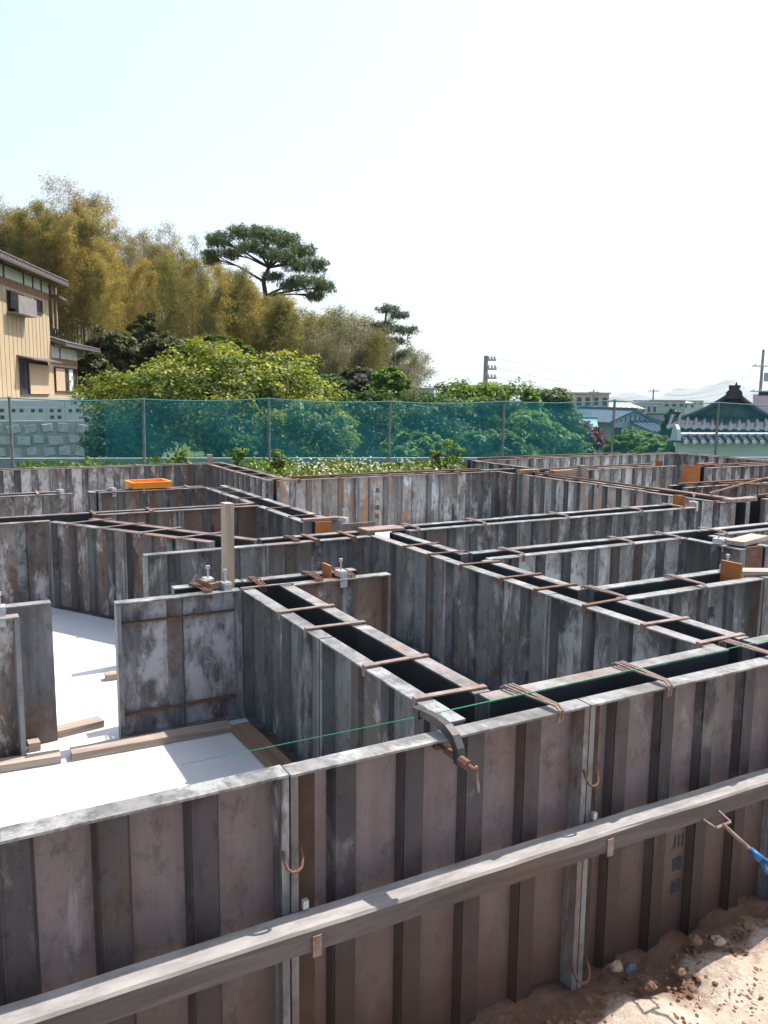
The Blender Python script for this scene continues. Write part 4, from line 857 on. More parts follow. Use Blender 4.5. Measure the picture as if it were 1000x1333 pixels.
# weeds and white flowers on the bank before the net
def weeds(name, label, region, n_, hts, leaf, cols, flowers, seed, cat='weeds'):
    global rng
    rng = np.random.default_rng(seed); C_ = []; n0 = 0
    for _ in range(n_):
        x, y = region(rng); hgt = rng.uniform(*hts)*(0.6+0.8*max(0, mn.noise(Vector((x*1.1, y*1.1, seed)))+0.5)); z0 = gz(x, y)
        k = 16; u = rng.random(k)**0.7
        C_.append(np.stack([x+rng.normal(0, 0.10, k), y+rng.normal(0, 0.10, k), z0+u*hgt], 1))
    C_ = np.concatenate(C_); k = len(C_); col = pal(k, cols); sz = leaf*(0.6+0.8*rng.random(k)); wdt = sz*0.5
    N_ = rdir(k)*0.8+np.array([0, 0, 0.7]); fl = rng.random(k) < flowers
    topz = np.array([gz(q[0], q[1]) for q in C_[fl]])+hts[1]*(0.75+0.45*rng.random(int(fl.sum())))
    C_[fl, 2] = np.maximum(C_[fl, 2], topz*0.9+C_[fl, 2]*0.1); col[fl] = np.array([0.75, 0.74, 0.66]); sz[fl] = 0.045; wdt[fl] = 0.04
    tag(obj(name, leaf_mesh(name, C_, N_, rdir(k)+np.array([0, 0, 0.5]), sz, wdt, col, 'leaf')), label, cat, kind='stuff')
def reg_mid(r):
    px = r.uniform(345, 668); F = r.uniform(9.4, 13.6); p = at(px, 560, F)
    while p.y < 8.15 and F < 14: F += 0.4; p = at(px, 560, F)
    return p.x, p.y
weeds('flowering_weeds', 'green weeds dotted with white flowers on the bank behind the rear wall', reg_mid, 2600, (0.10, 0.30), 0.075, [(0.12, 0.17, 0.035), (0.18, 0.22, 0.05), (0.08, 0.13, 0.03), (0.24, 0.24, 0.07)], 0.022, 51)
def reg_left(r):
    p = at(r.uniform(20, 350), 560, r.uniform(11.6, 13.2)); return p.x, p.y
weeds('weeds', 'low green weeds at the foot of the net behind the rear left wall', reg_left, 420, (0.10, 0.32), 0.08, G_MID, 0.0, 52)
for k, (px, ff_, hh_) in enumerate(((312, 11.8, 0.55), (234, 12.4, 0.5), (362, 11.4, 0.5), (590, 12.6, 0.55), (570, 12.8, 0.45))):
    p = at(px, 560, ff_); g0 = gz(p.x, p.y); tree('leafy_plant', ['single leafy plant in front of the net by the wall corner', 'short leafy plant in front of the net left of the corner', 'yellow green plant at the edge of the flowers', 'bright green bushy plant among the white flowers', 'small green plant among the white flowers'][k], 'plant', (p.x, p.y, g0), g0+hh_*0.75, 0.13+0.14*(k == 3), 0.13+0.1*(k == 3), hh_*0.42, 20, 22, 0.06, G_LIME, 200+k, trunk=0.012, low=-0.8)

# ------------------------------------------------------------------ green net on pipe posts
m = bpy.data.materials.new('net'); m.use_nodes = True; t = m.node_tree; t.nodes.clear()
o_ = t.nodes.new('ShaderNodeOutputMaterial'); ms = t.nodes.new('ShaderNodeMixShader'); tr = t.nodes.new('ShaderNodeBsdfTransparent'); ad = t.nodes.new('ShaderNodeMixShader')
df = t.nodes.new('ShaderNodeBsdfDiffuse'); tl = t.nodes.new('ShaderNodeBsdfTranslucent')
df.inputs['Color'].default_value = (0.035, 0.25, 0.30, 1); tl.inputs['Color'].default_value = (0.035, 0.25, 0.30, 1); ad.inputs[0].default_value = 0.5
t.links.new(df.outputs[0], ad.inputs[1]); t.links.new(tl.outputs[0], ad.inputs[2]); tr.inputs['Color'].default_value = (0.93, 1.0, 1.0, 1)
tcn = t.nodes.new('ShaderNodeTexCoord'); wv = N(t, 'ShaderNodeTexWave', Scale=9.0, Distortion=1.2, Detail=2.0); wv.bands_direction = 'Z'; t.links.new(tcn.outputs['Object'], wv.inputs['Vector'])
nn_ = N(t, 'ShaderNodeTexNoise', Scale=0.9, Detail=4.0); t.links.new(tcn.outputs['Object'], nn_.inputs['Vector'])
m1 = N(t, 'ShaderNodeMath', operation='MULTIPLY_ADD'); t.links.new(wv.outputs['Fac'], m1.inputs[0]); m1.inputs[1].default_value = 0.05; m1.inputs[2].default_value = 0.055
m2 = N(t, 'ShaderNodeMath', operation='MULTIPLY_ADD'); t.links.new(nn_.outputs['Fac'], m2.inputs[0]); m2.inputs[1].default_value = 0.12; t.links.new(m1.outputs[0], m2.inputs[2])
t.links.new(m2.outputs[0], ms.inputs[0]); t.links.new(tr.outputs[0], ms.inputs[1]); t.links.new(ad.outputs[0], ms.inputs[2]); t.links.new(ms.outputs[0], o_.inputs['Surface']); M['net'] = m
plain('pipe', (0.26, 0.24, 0.23), (0.15, 0.12, 0.10), 12, 0.6)
plain('rope', (0.10, 0.30, 0.36), bmp=0)
def fence_pt(i): return P(-6.04+2.036*i, 13.0+0.3315*i)
topy = {-1: 1.70, 0: 1.70, 1: 1.70, 2: 1.73, 3: 1.70, 4: 1.72, 5: 1.76, 6: 1.74, 7: 1.74, 8: 1.74}
for i in range(-1, 9):
    p = fence_pt(i); zt = topy[i]; zb = gz(p.x, p.y)-0.1
    tag(obj('fence_post', MB().tube([(0, 0, 0), (0.02*(i % 2), 0, zt-zb)], 0.024, 8), None, (p.x, p.y, zb), mat=M['pipe']), 'thin rusty pipe post carrying the green net', 'post', 'posts of the green net')
vv = []; ff = []; nseg = 10
cols_ = []
for i in range(-1, 8):
    for k in range(nseg):
        u = k/nseg; cols_.append((i+u, topy[i]*(1-u)+topy[i+1]*u-0.02-0.035*math.sin(math.pi*u)))
cols_.append((8, topy[8]-0.02)); rows_ = 6
for (i, zt) in cols_:
    p = fence_pt(i)+P(0, -0.035)
    for r_ in range(rows_+1):
        q = p+P(0, 0.03*math.sin(i*7+r_)*(0 if r_ == rows_ else 1)); zb = gz(p.x, p.y)+0.2
        vv.append((q.x, q.y, zb+(zt-zb)*r_/rows_))
for c in range(len(cols_)-1):
    for r_ in range(rows_):
        a = c*(rows_+1)+r_; ff.append((a, a+rows_+1, a+rows_+2, a+1))
me = bpy.data.meshes.new('net'); me.from_pydata(vv, [], ff); me.polygons.foreach_set('use_smooth', [True]*len(me.polygons)); me.materials.append(M['net'])
nt_ = thing('safety_net', 'long translucent blue green safety net stretched along the posts', 'net', tuple(fence_pt(0)))
q = obj('mesh_sheet', me); adopt(q, nt_)
c5 = [c for c in range(len(cols_)) if 0.62 <= cols_[c][0] <= 4.85]
v2 = [Vector(vv[c*(rows_+1)+r_])+P(0, 0.05+0.02*math.sin(c*0.9+r_)) for c in c5 for r_ in range(rows_+1)]
f2 = [(c*(rows_+1)+r_, (c+1)*(rows_+1)+r_, (c+1)*(rows_+1)+r_+1, c*(rows_+1)+r_+1) for c in range(len(c5)-1) for r_ in range(rows_)]
me = bpy.data.meshes.new('net_overlap'); me.from_pydata([tuple(p) for p in v2], [], f2); me.polygons.foreach_set('use_smooth', [True]*len(me.polygons)); me.materials.append(M['net'])
q = obj('overlap_sheet', me); adopt(q, nt_)
q = obj('top_rope', MB().tube([tuple(fence_pt(i)+P(0, -0.035)+Vector((0, 0, zt))) for i, zt in cols_], 0.009, 5), mat=M['rope']); adopt(q, nt_)
kb = MB(); plain('concrete_old', (0.36, 0.36, 0.35), (0.22, 0.22, 0.21), 3, 0.9)
for i in range(-1, 8):
    a = fence_pt(i)+P(0, 0.06); c = fence_pt(i+1)+P(0, 0.06); d = P(0, 0.14); zt = 0.70
    kb.hexa([(*a.to_2d(), -0.4), (*c.to_2d(), -0.4), (*(c+d).to_2d(), -0.4), (*(a+d).to_2d(), -0.4), (*a.to_2d(), zt), (*c.to_2d(), zt), (*(c+d).to_2d(), zt), (*(a+d).to_2d(), zt)])
tag(obj('boundary_kerb', kb, mat=M['concrete_old']), 'low grey concrete boundary kerb along the net', 'kerb')

# ================================================================== buildings
plain('siding', (0.45, 0.35, 0.235), (0.39, 0.295, 0.195), 2.5, 0.7, stretch=(1, 1, 0.3))
plain('siding_seam', (0.40, 0.305, 0.20), bmp=0)
plain('plaster', (0.66, 0.66, 0.66), (0.52, 0.52, 0.52), 2, 0.85)
plain('brown_band', (0.28, 0.155, 0.09), (0.20, 0.11, 0.065), 3, 0.8)
plain('tile_brown', (0.16, 0.125, 0.125), (0.085, 0.065, 0.07), 6, 0.6)
plain('tile_grey', (0.095, 0.083, 0.10), (0.05, 0.044, 0.06), 8, 0.8, spec=0.08)
plain('pediment', (0.20, 0.19, 0.20), (0.12, 0.11, 0.12), 3, 0.85)
plain('tile_white', (0.62, 0.62, 0.64), (0.45, 0.45, 0.47), 8, 0.5)
plain('tile_blue', (0.13, 0.17, 0.22), (0.075, 0.10, 0.14), 4, 0.8, spec=0.1)
plain('roof_teal', (0.20, 0.36, 0.34), (0.15, 0.28, 0.27), 4, 0.6)
plain('wall_white', (0.52, 0.52, 0.52), (0.42, 0.42, 0.42), 1.5, 0.85)
plain('wall_cream', (0.55, 0.49, 0.40), (0.44, 0.39, 0.31), 1.5, 0.85)
plain('wall_grey', (0.40, 0.40, 0.41), (0.30, 0.30, 0.31), 1.5, 0.85)
plain('wall_bluegrey', (0.40, 0.46, 0.50), (0.30, 0.36, 0.40), 1.5, 0.85)
plain('window_dark', (0.05, 0.06, 0.075), (0.03, 0.035, 0.045), 2, 0.15, bmp=0, spec=0.6)
plain('alu', (0.42, 0.42, 0.44), (0.33, 0.33, 0.35), 6, 0.4, 0.5)
plain('curtain', (0.62, 0.60, 0.58), (0.50, 0.48, 0.46), 8, 0.9, stretch=(6, 6, 0.4))
plain('curtain_tan', (0.50, 0.37, 0.25), (0.38, 0.27, 0.18), 8, 0.9, stretch=(6, 6, 0.4))
plain('stone_wall', (0.44, 0.43, 0.43), (0.27, 0.26, 0.26), 5, 0.9, bmp=0.5)
plain('balcony', (0.25, 0.225, 0.225), (0.16, 0.14, 0.145), 3, 0.6)
plain('block_hole', (0.06, 0.06, 0.065), bmp=0)

# ---- two storey house on the left, above the stone wall
d_ = P(-0.077, 0.997); O = P(-15.6, 38.0, 1.80); rotH = math.atan2(d_.y, d_.x); nrm_ = Vector((-d_.y, d_.x, 0)).normalized(); dx_ = d_.normalized()
def fp(px, py, off=0.0):
    r_ = Vector(ray(px, py)); C0 = Vector((0, 0, CAMZ)); o2 = O-nrm_*off
    t_ = (o2-C0).dot(nrm_)/r_.dot(nrm_); q = C0+r_*t_-O
    return q.dot(dx_), q.z
H = thing('house', 'two storey beige house with white plaster strip and tiled eaves above the stone wall', 'house', tuple(O), rotH)
tL = -10.5; zE = fp(63, 369)[1]; tA1 = fp(101, 480)[0]; zAe = fp(100, 456)[1]; base_z = fp(40, 517)[1]
zwp = fp(63, 383)[1]; zbb = fp(63, 391)[1]
obj('wall', MB().box(tL, 0.0, base_z-1.2, 0.0, 7.0, zE), H, mat=M['siding'])
obj('brown_band', MB().box(tL, -0.03, zbb, 0.02, -0.004, zwp), H, mat=M['brown_band'])
ts = [tL, fp(3.5, 360)[0], fp(29.5, 368)[0], fp(41.5, 372)[0], fp(52.5, 376)[0], fp(63, 380)[0]]
for a, c in zip(ts, ts[1:]): obj('plaster_panel', MB().box(a+0.06, -0.035, zwp+0.02, c-0.06, -0.006, zE-0.02), H, mat=M['plaster'])
for a in ts: obj('timber_stud', MB().box(a-0.055, -0.06, zwp, a+0.055, -0.005, zE-0.01), H, mat=M['timber_dark'])
k = tL+0.4
while k < -0.1:
    obj('siding_seam', pmesh(('seam',), lambda: MB().box(-0.012, -0.014, 0, 0.012, -0.002, 1.0).mesh('siding_seam', M['siding_seam'])), H, (k, 0, base_z)).scale = (1, 1, zbb-base_z-0.02); k += 0.46
# main roof: low gable whose eave runs along this facade
ov = 0.75; rz_ = zE+0.10
rf = MB()
rf.hexa([(tL-0.5, -ov, rz_-0.12), (0.7, -ov, rz_-0.12), (0.7, 3.6, rz_+1.75), (tL-0.5, 3.6, rz_+1.75), (tL-0.5, -ov, rz_+0.02), (0.7, -ov, rz_+0.02), (0.7, 3.6, rz_+1.90), (tL-0.5, 3.6, rz_+1.90)])
rf.hexa([(tL-0.5, 3.61, rz_+1.75), (0.7, 3.61, rz_+1.75), (0.7, 7.75, rz_-0.12), (tL-0.5, 7.75, rz_-0.12), (tL-0.5, 3.61, rz_+1.90), (0.7, 3.61, rz_+1.90), (0.7, 7.75, rz_+0.02), (tL-0.5, 7.75, rz_+0.02)])
roof = obj('roof', rf, H, mat=M['tile_brown'])
tm = pmesh(('tilerow',), lambda: MB().tube([(0, -ov-0.03, rz_+0.03), (0, 3.55, rz_+1.92)], 0.06, 6).mesh('tile_row', M['tile_brown']))
k = tL-0.4
while k < 0.7: obj('tile_row', tm, roof, (k, 0, 0)); k += 0.30
obj('eave_board', MB().box(tL-0.5, -ov-0.02, rz_-0.20, 0.7, -ov+0.03, rz_-0.121), roof, mat=M['timber_dark'])
obj('gable_end', MB().prism([(0.0, 0.0, zE), (0.0, 7.0, zE), (0.0, 3.6, rz_+1.6)], (-0.1, 0, 0)), H, mat=M['plaster'])
obj('lower_eave', MB().hexa([(0.0, -0.5, zE-0.62), (1.0, -0.5, zE-0.70), (1.0, 3.0, zE-0.70), (0.0, 3.0, zE-0.62), (0.0, -0.5, zE-0.50), (1.0, -0.5, zE-0.60), (1.0, 3.0, zE-0.60), (0.0, 3.0, zE-0.50)]), H, mat=M['tile_brown'])
def opening(px0, py0, px1, py1, name, pane, depth=0.06):
    a = fp(px0, py0); c = fp(px1, py1); x0, x1 = sorted((a[0], c[0])); z0, z1 = sorted((a[1], c[1]))
    f = obj(name, MB().box(x0, -depth, z0, x0+0.06, 0.0, z1).box(x1-0.06, -depth, z0, x1, 0.0, z1).box(x0+0.061, -depth, z1-0.06, x1-0.061, 0.0, z1).box(x0+0.061, -depth, z0, x1-0.061, 0.0, z0+0.06), H, mat=M['timber_dark'])
    obj('pane', MB().box(x0+0.061, -0.022, z0+0.061, x1-0.061, -0.006, z1-0.061), f, mat=M[pane])
    return f, x0, x1, z0, z1
f, x0, x1, z0, z1 = opening(8, 377, 31, 410, 'window', 'window_dark')
obj('curtain', MB().box((x0+x1)/2+0.1, -0.045, z0+0.6, x1-0.1, -0.024, z1-0.1), f, mat=M['curtain'])
obj('shutter', MB().box(x0+0.06, -0.16, z0+0.1, (x0+x1)/2-0.05, -0.10, z1-0.02), f, mat=M['window_dark'])
obj('balcony_box', MB().box(x0-0.1, -0.5, z0-0.1, x1+0.15, -0.45, z0+0.62).box(x0-0.1, -0.449, z0-0.1, x1+0.15, -0.01, z0-0.05).box(x1+0.10, -0.449, z0-0.049, x1+0.15, -0.01, z0+0.6), f, mat=M['balcony'])
opening(45, 389, 54.5, 410, 'window', 'window_dark')
f, x0, x1, z0, z1 = opening(24, 467, 63, 514.5, 'doorway', 'window_dark')
obj('canopy', MB().hexa([(x0-0.2, -0.7, z1-0.05), (x1+0.1, -0.7, z1-0.05), (x1+0.1, 0, z1+0.1), (x0-0.2, 0, z1+0.1), (x0-0.2, -0.7, z1), (x1+0.1, -0.7, z1), (x1+0.1, 0, z1+0.16), (x0-0.2, 0, z1+0.16)]), f, mat=M['tile_brown'])
obj('curtain', MB().box(x0+(x1-x0)*0.27, -0.12, z0+0.05, x1-0.05, -0.065, z1-0.15), f, mat=M['curtain_tan'])
for px in (67.5, 72.5): 
    tq = fp(px, 430)[0]; obj('drain_pipe', MB().tube([(tq, -0.08, zAe+0.8), (tq, -0.08, zE-0.1)], 0.045, 8), H, mat=M['curtain_tan'])
# single storey annex at its far end
zAb = fp(98, 470)[1]; zAm = fp(98, 477)[1]
obj('annex_wall', MB().box(0.05, 0.02, base_z-1.2, tA1, 5.0, zAe), H, mat=M['siding'])
obj('annex_band', MB().box(0.05, -0.01, zAm, tA1+0.02, 0.016, zAb), H, mat=M['brown_band'])
tmid = fp(77.5, 460)[0]
for a, c in ((0.1, tmid), (tmid, tA1)): obj('plaster_panel', MB().box(a+0.05, -0.012, zAb+0.02, c-0.05, 0.016, zAe-0.02), H, mat=M['plaster'])
obj('timber_stud', MB().box(tmid-0.05, -0.035, zAb, tmid+0.05, 0.016, zAe), H, mat=M['timber_dark'])
tR = fp(114, 455)[0]; zr = fp(72, 434)[1]
ar = obj('annex_roof', MB().hexa([(0.02, -0.7, zAe-0.02), (tR, -0.7, zAe-0.02), (tR-1.2, 2.4, zr-0.1), (0.02, 2.4, zr+0.3), (0.02, -0.7, zAe+0.12), (tR, -0.7, zAe+0.12), (tR-1.2, 2.4, zr+0.1), (0.02, 2.4, zr+0.5)]), H, mat=M['tile_brown'])
for k in range(14):
    u = (k+0.5)/14; obj('tile_row', MB().tube([(0.05+(tR-0.1)*u, -0.73, zAe+0.13), (0.05+(tR-1.3)*u, 2.35, zr+0.52-0.4*u)], 0.055, 6), ar, mat=M['tile_brown'])
f, x0, x1, z0, z1 = opening(70.5, 477, 100, 511, 'window', 'window_dark')
obj('curtain', MB().box(x0+0.1, -0.05, z0+0.07, x0+(x1-x0)*0.42, -0.024, z1-0.07), f, mat=M['curtain_tan'])
obj('curtain', MB().box(x0+(x1-x0)*0.62, -0.05, z0+0.07, x0+(x1-x0)*0.80, -0.024, z1-0.07), f, mat=M['curtain'])
obj('terrace_edge', MB().box(tL, -1.3, base_z-1.0, tA1+2.5, -0.05, base_z-0.02), H, mat=M['concrete_old'])
obj('terrace_fence', MB().box(tA1+0.15, -0.1, base_z, tA1+3.2, -0.05, base_z+0.62), H, mat=M['timber_dark'])

# ---- stone retaining wall with a perforated block wall on top
Fw = 27.5; a0 = at(-40, 560, Fw); a1 = at(150, 560, Fw+2.2); dv = (a1-a0); dv.z = 0; Lw = dv.length; rotw = math.atan2(dv.y, dv.x)
zt1 = at(60, 522, Fw).z; zt0 = at(60, 549, Fw).z; zb0 = -1.2
W_ = thing('retaining_wall', 'stone faced retaining wall below the beige house seen through the net', 'wall', (a0.x, a0.y, zb0), rotw)
obj('core', MB().box(0, 0.10, -0.5, Lw, 0.5, zt0-zb0-0.02), W_, mat=M['concrete_old'])
rs = random.Random(9); smesh = []
for k in range(6):
    b = MB(); w2, h2 = rs.uniform(0.23, 0.27), rs.uniform(0.175, 0.20); j = [rs.uniform(-0.03, 0.03) for _ in range(8)]
    b.hexa([(-w2+j[0], 0.11, -h2), (w2, 0.11, -h2+j[1]), (w2+j[2], 0.11, h2), (-w2, 0.11, h2+j[3]), (-w2*0.8, 0.0, -h2*0.75), (w2*0.8, 0.0, -h2*0.75), (w2*0.8, 0.01, h2*0.75), (-w2*0.8, 0.0, h2*0.75)]); smesh.append(b.mesh('stone', M['stone_wall']))
nr = int((zt0-zb0)/0.40)
for r_ in range(nr+1):
    for c in range(int(Lw/0.55)):
        x = 0.3+c*0.55+(0.27 if r_ % 2 else 0)
        if x < Lw-0.3:
            q = obj('stone', smesh[rs.randrange(6)], W_, (x+rs.uniform(-0.05, 0.05), rs.uniform(-0.03, 0.03), 0.1+r_*0.40+rs.uniform(-0.04, 0.04))); q.rotation_euler = (0, rs.uniform(-0.25, 0.25), 0); q.scale = (rs.uniform(0.8, 1.05), 1, rs.uniform(0.8, 1.05))
B_ = thing('block_wall', 'pale perforated concrete block wall on top of the stone retaining wall', 'wall', (a0.x, a0.y, zt0), rotw)
nb = int(Lw/0.62); hb = (zt1-zt0)/3
bm_ = MB().box(0.004, 0.12, 0.004, 0.612, 0.24, hb-0.004).mesh('block', M['wall_white']); hm_ = MB().box(0.12, 0.112, hb*0.25, 0.24, 0.119, hb*0.75).box(0.37, 0.112, hb*0.25, 0.49, 0.119, hb*0.75).mesh('hole', M['block_hole'])  # dark plates on the solid block face; shade of the perforations as colour
for r_ in range(3):
    for c in range(nb):
        b = obj('block', bm_, B_, (c*0.62, 0, r_*hb))
        if (r_ == 1) or (r_ == 0 and c % 3 == 1): obj('hole', hm_, b)

# ---- tiled temple-like house on the right
Ft = 30.0; ap = at(956, 511, Ft); el = at(890, 547, Ft); er = at(1004, 545, Ft); sT = Ft/FPX
T_ = thing('tiled_house', 'dark tiled hip and gable roofed house behind a tiled garden wall', 'house', (ap.x, ap.y, gz(ap.x, ap.y)-0.3), math.atan2(RT[1], RT[0])-0.40)
gb = T_.location.z; hz = lambda p: p.z-gb
# local x = to the right, local y = away
za, ze = hz(ap), hz(el); wl = (956-890)*sT; wr = (1004-956)*sT+0.25
def curve_roof(x0, z0, x1, z1, n_=8, sag=0.12):
    return [(x0+(x1-x0)*k/n_, z0+(z1-z0)*k/n_-sag*math.sin(math.pi*k/n_)) for k in range(n_+1)]
lft = curve_roof(0, za, -wl, ze); rgt = curve_roof(0, za, wr, ze)
ge = MB()
for pts in (lft, rgt):
    for (x0, z0), (x1, z1) in zip(pts, pts[1:]): ge.hexa([(x0, -0.55, z0-0.16), (x1, -0.55, z1-0.16), (x1, 5.5, z1-0.16), (x0, 5.5, z0-0.16), (x0, -0.55, z0), (x1, -0.55, z1), (x1, 5.5, z1), (x0, 5.5, z0)])
gr_ = obj('gable_roof', ge, T_, mat=M['tile_grey'])
for pts in (lft, rgt): obj('barge_tiles', MB().tube([(x, -0.60, z+0.02) for x, z in pts], 0.09, 8), gr_, mat=M['tile_grey'])
obj('ridge_ornament', MB().prism([(-0.30, -0.70, za-0.22), (0.30, -0.70, za-0.22), (0.26, -0.70, za+0.02), (0.12, -0.70, za+0.16), (0.05, -0.70, za+0.40), (-0.02, -0.70, za+0.22), (-0.16, -0.70, za+0.12), (-0.28, -0.70, za)], (0, 0.22, 0)), gr_, mat=M['tile_grey'])
obj('ridge', MB().box(-0.16, -0.45, za-0.02, 0.16, 5.5, za+0.20).box(-0.2, -0.45, za+0.201, 0.2, 5.5, za+0.26), gr_, mat=M['tile_grey'])
obj('pediment', MB().prism([(-wl*0.86, -0.12, ze+0.0), (wr*0.90, -0.12, ze+0.0), (wr*0.45, -0.12, (za+ze)/2-0.22), (0, -0.12, za-0.17), (-wl*0.45, -0.12, (za+ze)/2-0.22)], (0, 0.1, 0)), T_, mat=M['pediment'])
plain_ = 0
obj('pediment_frame', MB().prism([(-wl*0.92, -0.30, ze-0.42), (wr*0.95, -0.30, ze-0.42), (wr*0.86, -0.30, ze+0.14), (-wl*0.80, -0.30, ze+0.14)], (0, 0.3, 0)), T_, mat=M['timber_dark'])
for k in range(12):
    x = -wl*0.62+(wl*0.62+wr*0.75)*k/11; obj('rafter_end', MB().box(x-0.05, -0.36, ze+0.0, x+0.05, -0.301, ze+0.09), T_, mat=M['tile_white'])
# ridge wing to the right: a second long roof behind
z2 = hz(at(985, 513, Ft+3)); obj('wing_ridge', MB().box(0.9, 2.3, z2-0.12, 9.0, 2.7, z2+0.08), T_, mat=M['tile_grey'])
wr_ = obj('wing_roof', MB().hexa([(0.7, -0.5, ze+0.1), (9, -0.5, ze+0.1), (9, 2.4, z2-0.13), (0.7, 2.4, z2-0.13), (0.7, -0.5, ze+0.25), (9, -0.5, ze+0.25), (9, 2.4, z2-0.02), (0.7, 2.4, z2-0.02)]), T_, mat=M['tile_grey'])
for k in range(26):
    x = 1.5+0.28*k; obj('tile_row', pmesh(('wt',), lambda: MB().tube([(0, -0.5, ze+0.27), (0, 2.35, z2)], 0.055, 6).mesh('tile_row', M['tile_grey'])), wr_, (x, 0, 0))
# skirt roof in front with pale round eave tiles
zs1 = hz(at(920, 543, Ft-0.6)); zs0 = hz(at(920, 558, Ft-1.8)); 
sk = obj('skirt_roof', MB().hexa([(-wl-0.3, -1.9, zs0-0.12), (wr+5, -1.9, zs0-0.12), (wr+5, -0.25, zs1-0.12), (-wl+0.2, -0.25, zs1-0.12), (-wl-0.3, -1.9, zs0), (wr+5, -1.9, zs0), (wr+5, -0.25, zs1), (-wl+0.2, -0.25, zs1)]), T_, mat=M['tile_grey'])
x = -wl-0.2
while x < wr+4.5:
    obj('tile_row', pmesh(('skt',), lambda: MB().tube([(0, -1.93, zs0+0.03), (0, -0.3, zs1+0.03)], 0.062, 6).mesh('tile_row', M['tile_grey'])), sk, (x, 0, 0))
    obj('eave_tile', pmesh(('ske',), lambda: MB().tube([(0, -1.98, zs0+0.03), (0, -1.935, zs0+0.03)], 0.085, 8).mesh('eave_tile', M['tile_white'])), sk, (x, 0, 0)); x += 0.29
obj('wall', MB().box(-wl+0.5, -0.3, 0, wr+5, 5, ze-0.2), T_, mat=M['wall_cream'])
# garden wall with tile coping
Fg = 25.0; g0 = at(884, 575, Fg); g1 = at(1075, 572, Fg+1.2); dv = g1-g0; dv.z = 0; Lg = dv.length; zg = at(930, 574, Fg).z; bg_ = gz(g0.x, g0.y)-0.3
GW = thing('garden_wall', 'pale garden wall with a grey tiled coping before the tiled house', 'wall', (g0.x, g0.y, bg_), math.atan2(dv.y, dv.x))
plain('wall_green', (0.50, 0.53, 0.47), (0.42, 0.45, 0.40), 2, 0.9)
obj('wall_body', MB().box(0, 0, 0, Lg, 0.18, zg-bg_-0.06), GW, mat=M['wall_green'])
cp_ = obj('coping', MB().prism([(0, -0.24, zg-bg_-0.059), (0, 0.42, zg-bg_-0.059), (0, 0.09, zg-bg_+0.16)], (Lg, 0, 0)), GW, mat=M['tile_grey'])
k = 0.05
while k < Lg-0.05:
    obj('coping_tile', pmesh(('cpt',), lambda: MB().tube([(0, -0.27, zg-bg_-0.035), (0, 0.06, zg-bg_+0.17)], 0.058, 6).mesh('coping_tile', M['tile_grey'])), cp_, (k, 0, 0))
    obj('coping_disc', pmesh(('cpd',), lambda: MB().tube([(0, -0.30, zg-bg_-0.035), (0, -0.272, zg-bg_-0.035)], 0.07, 8).mesh('coping_disc', M['tile_white'])), cp_, (k, 0, 0)); k += 0.30
obj('coping_ridge', MB().tube([(0, 0.09, zg-bg_+0.19), (Lg, 0.09, zg-bg_+0.19)], 0.06, 8), cp_, mat=M['tile_white'])
obj('end_ornament', MB().prism([(0, -0.12, zg-bg_), (0, 0.30, zg-bg_), (0, 0.22, zg-bg_+0.35), (0, 0.09, zg-bg_+0.50), (0, -0.04, zg-bg_+0.35)], (-0.12, 0, 0)), cp_, mat=M['tile_white'])

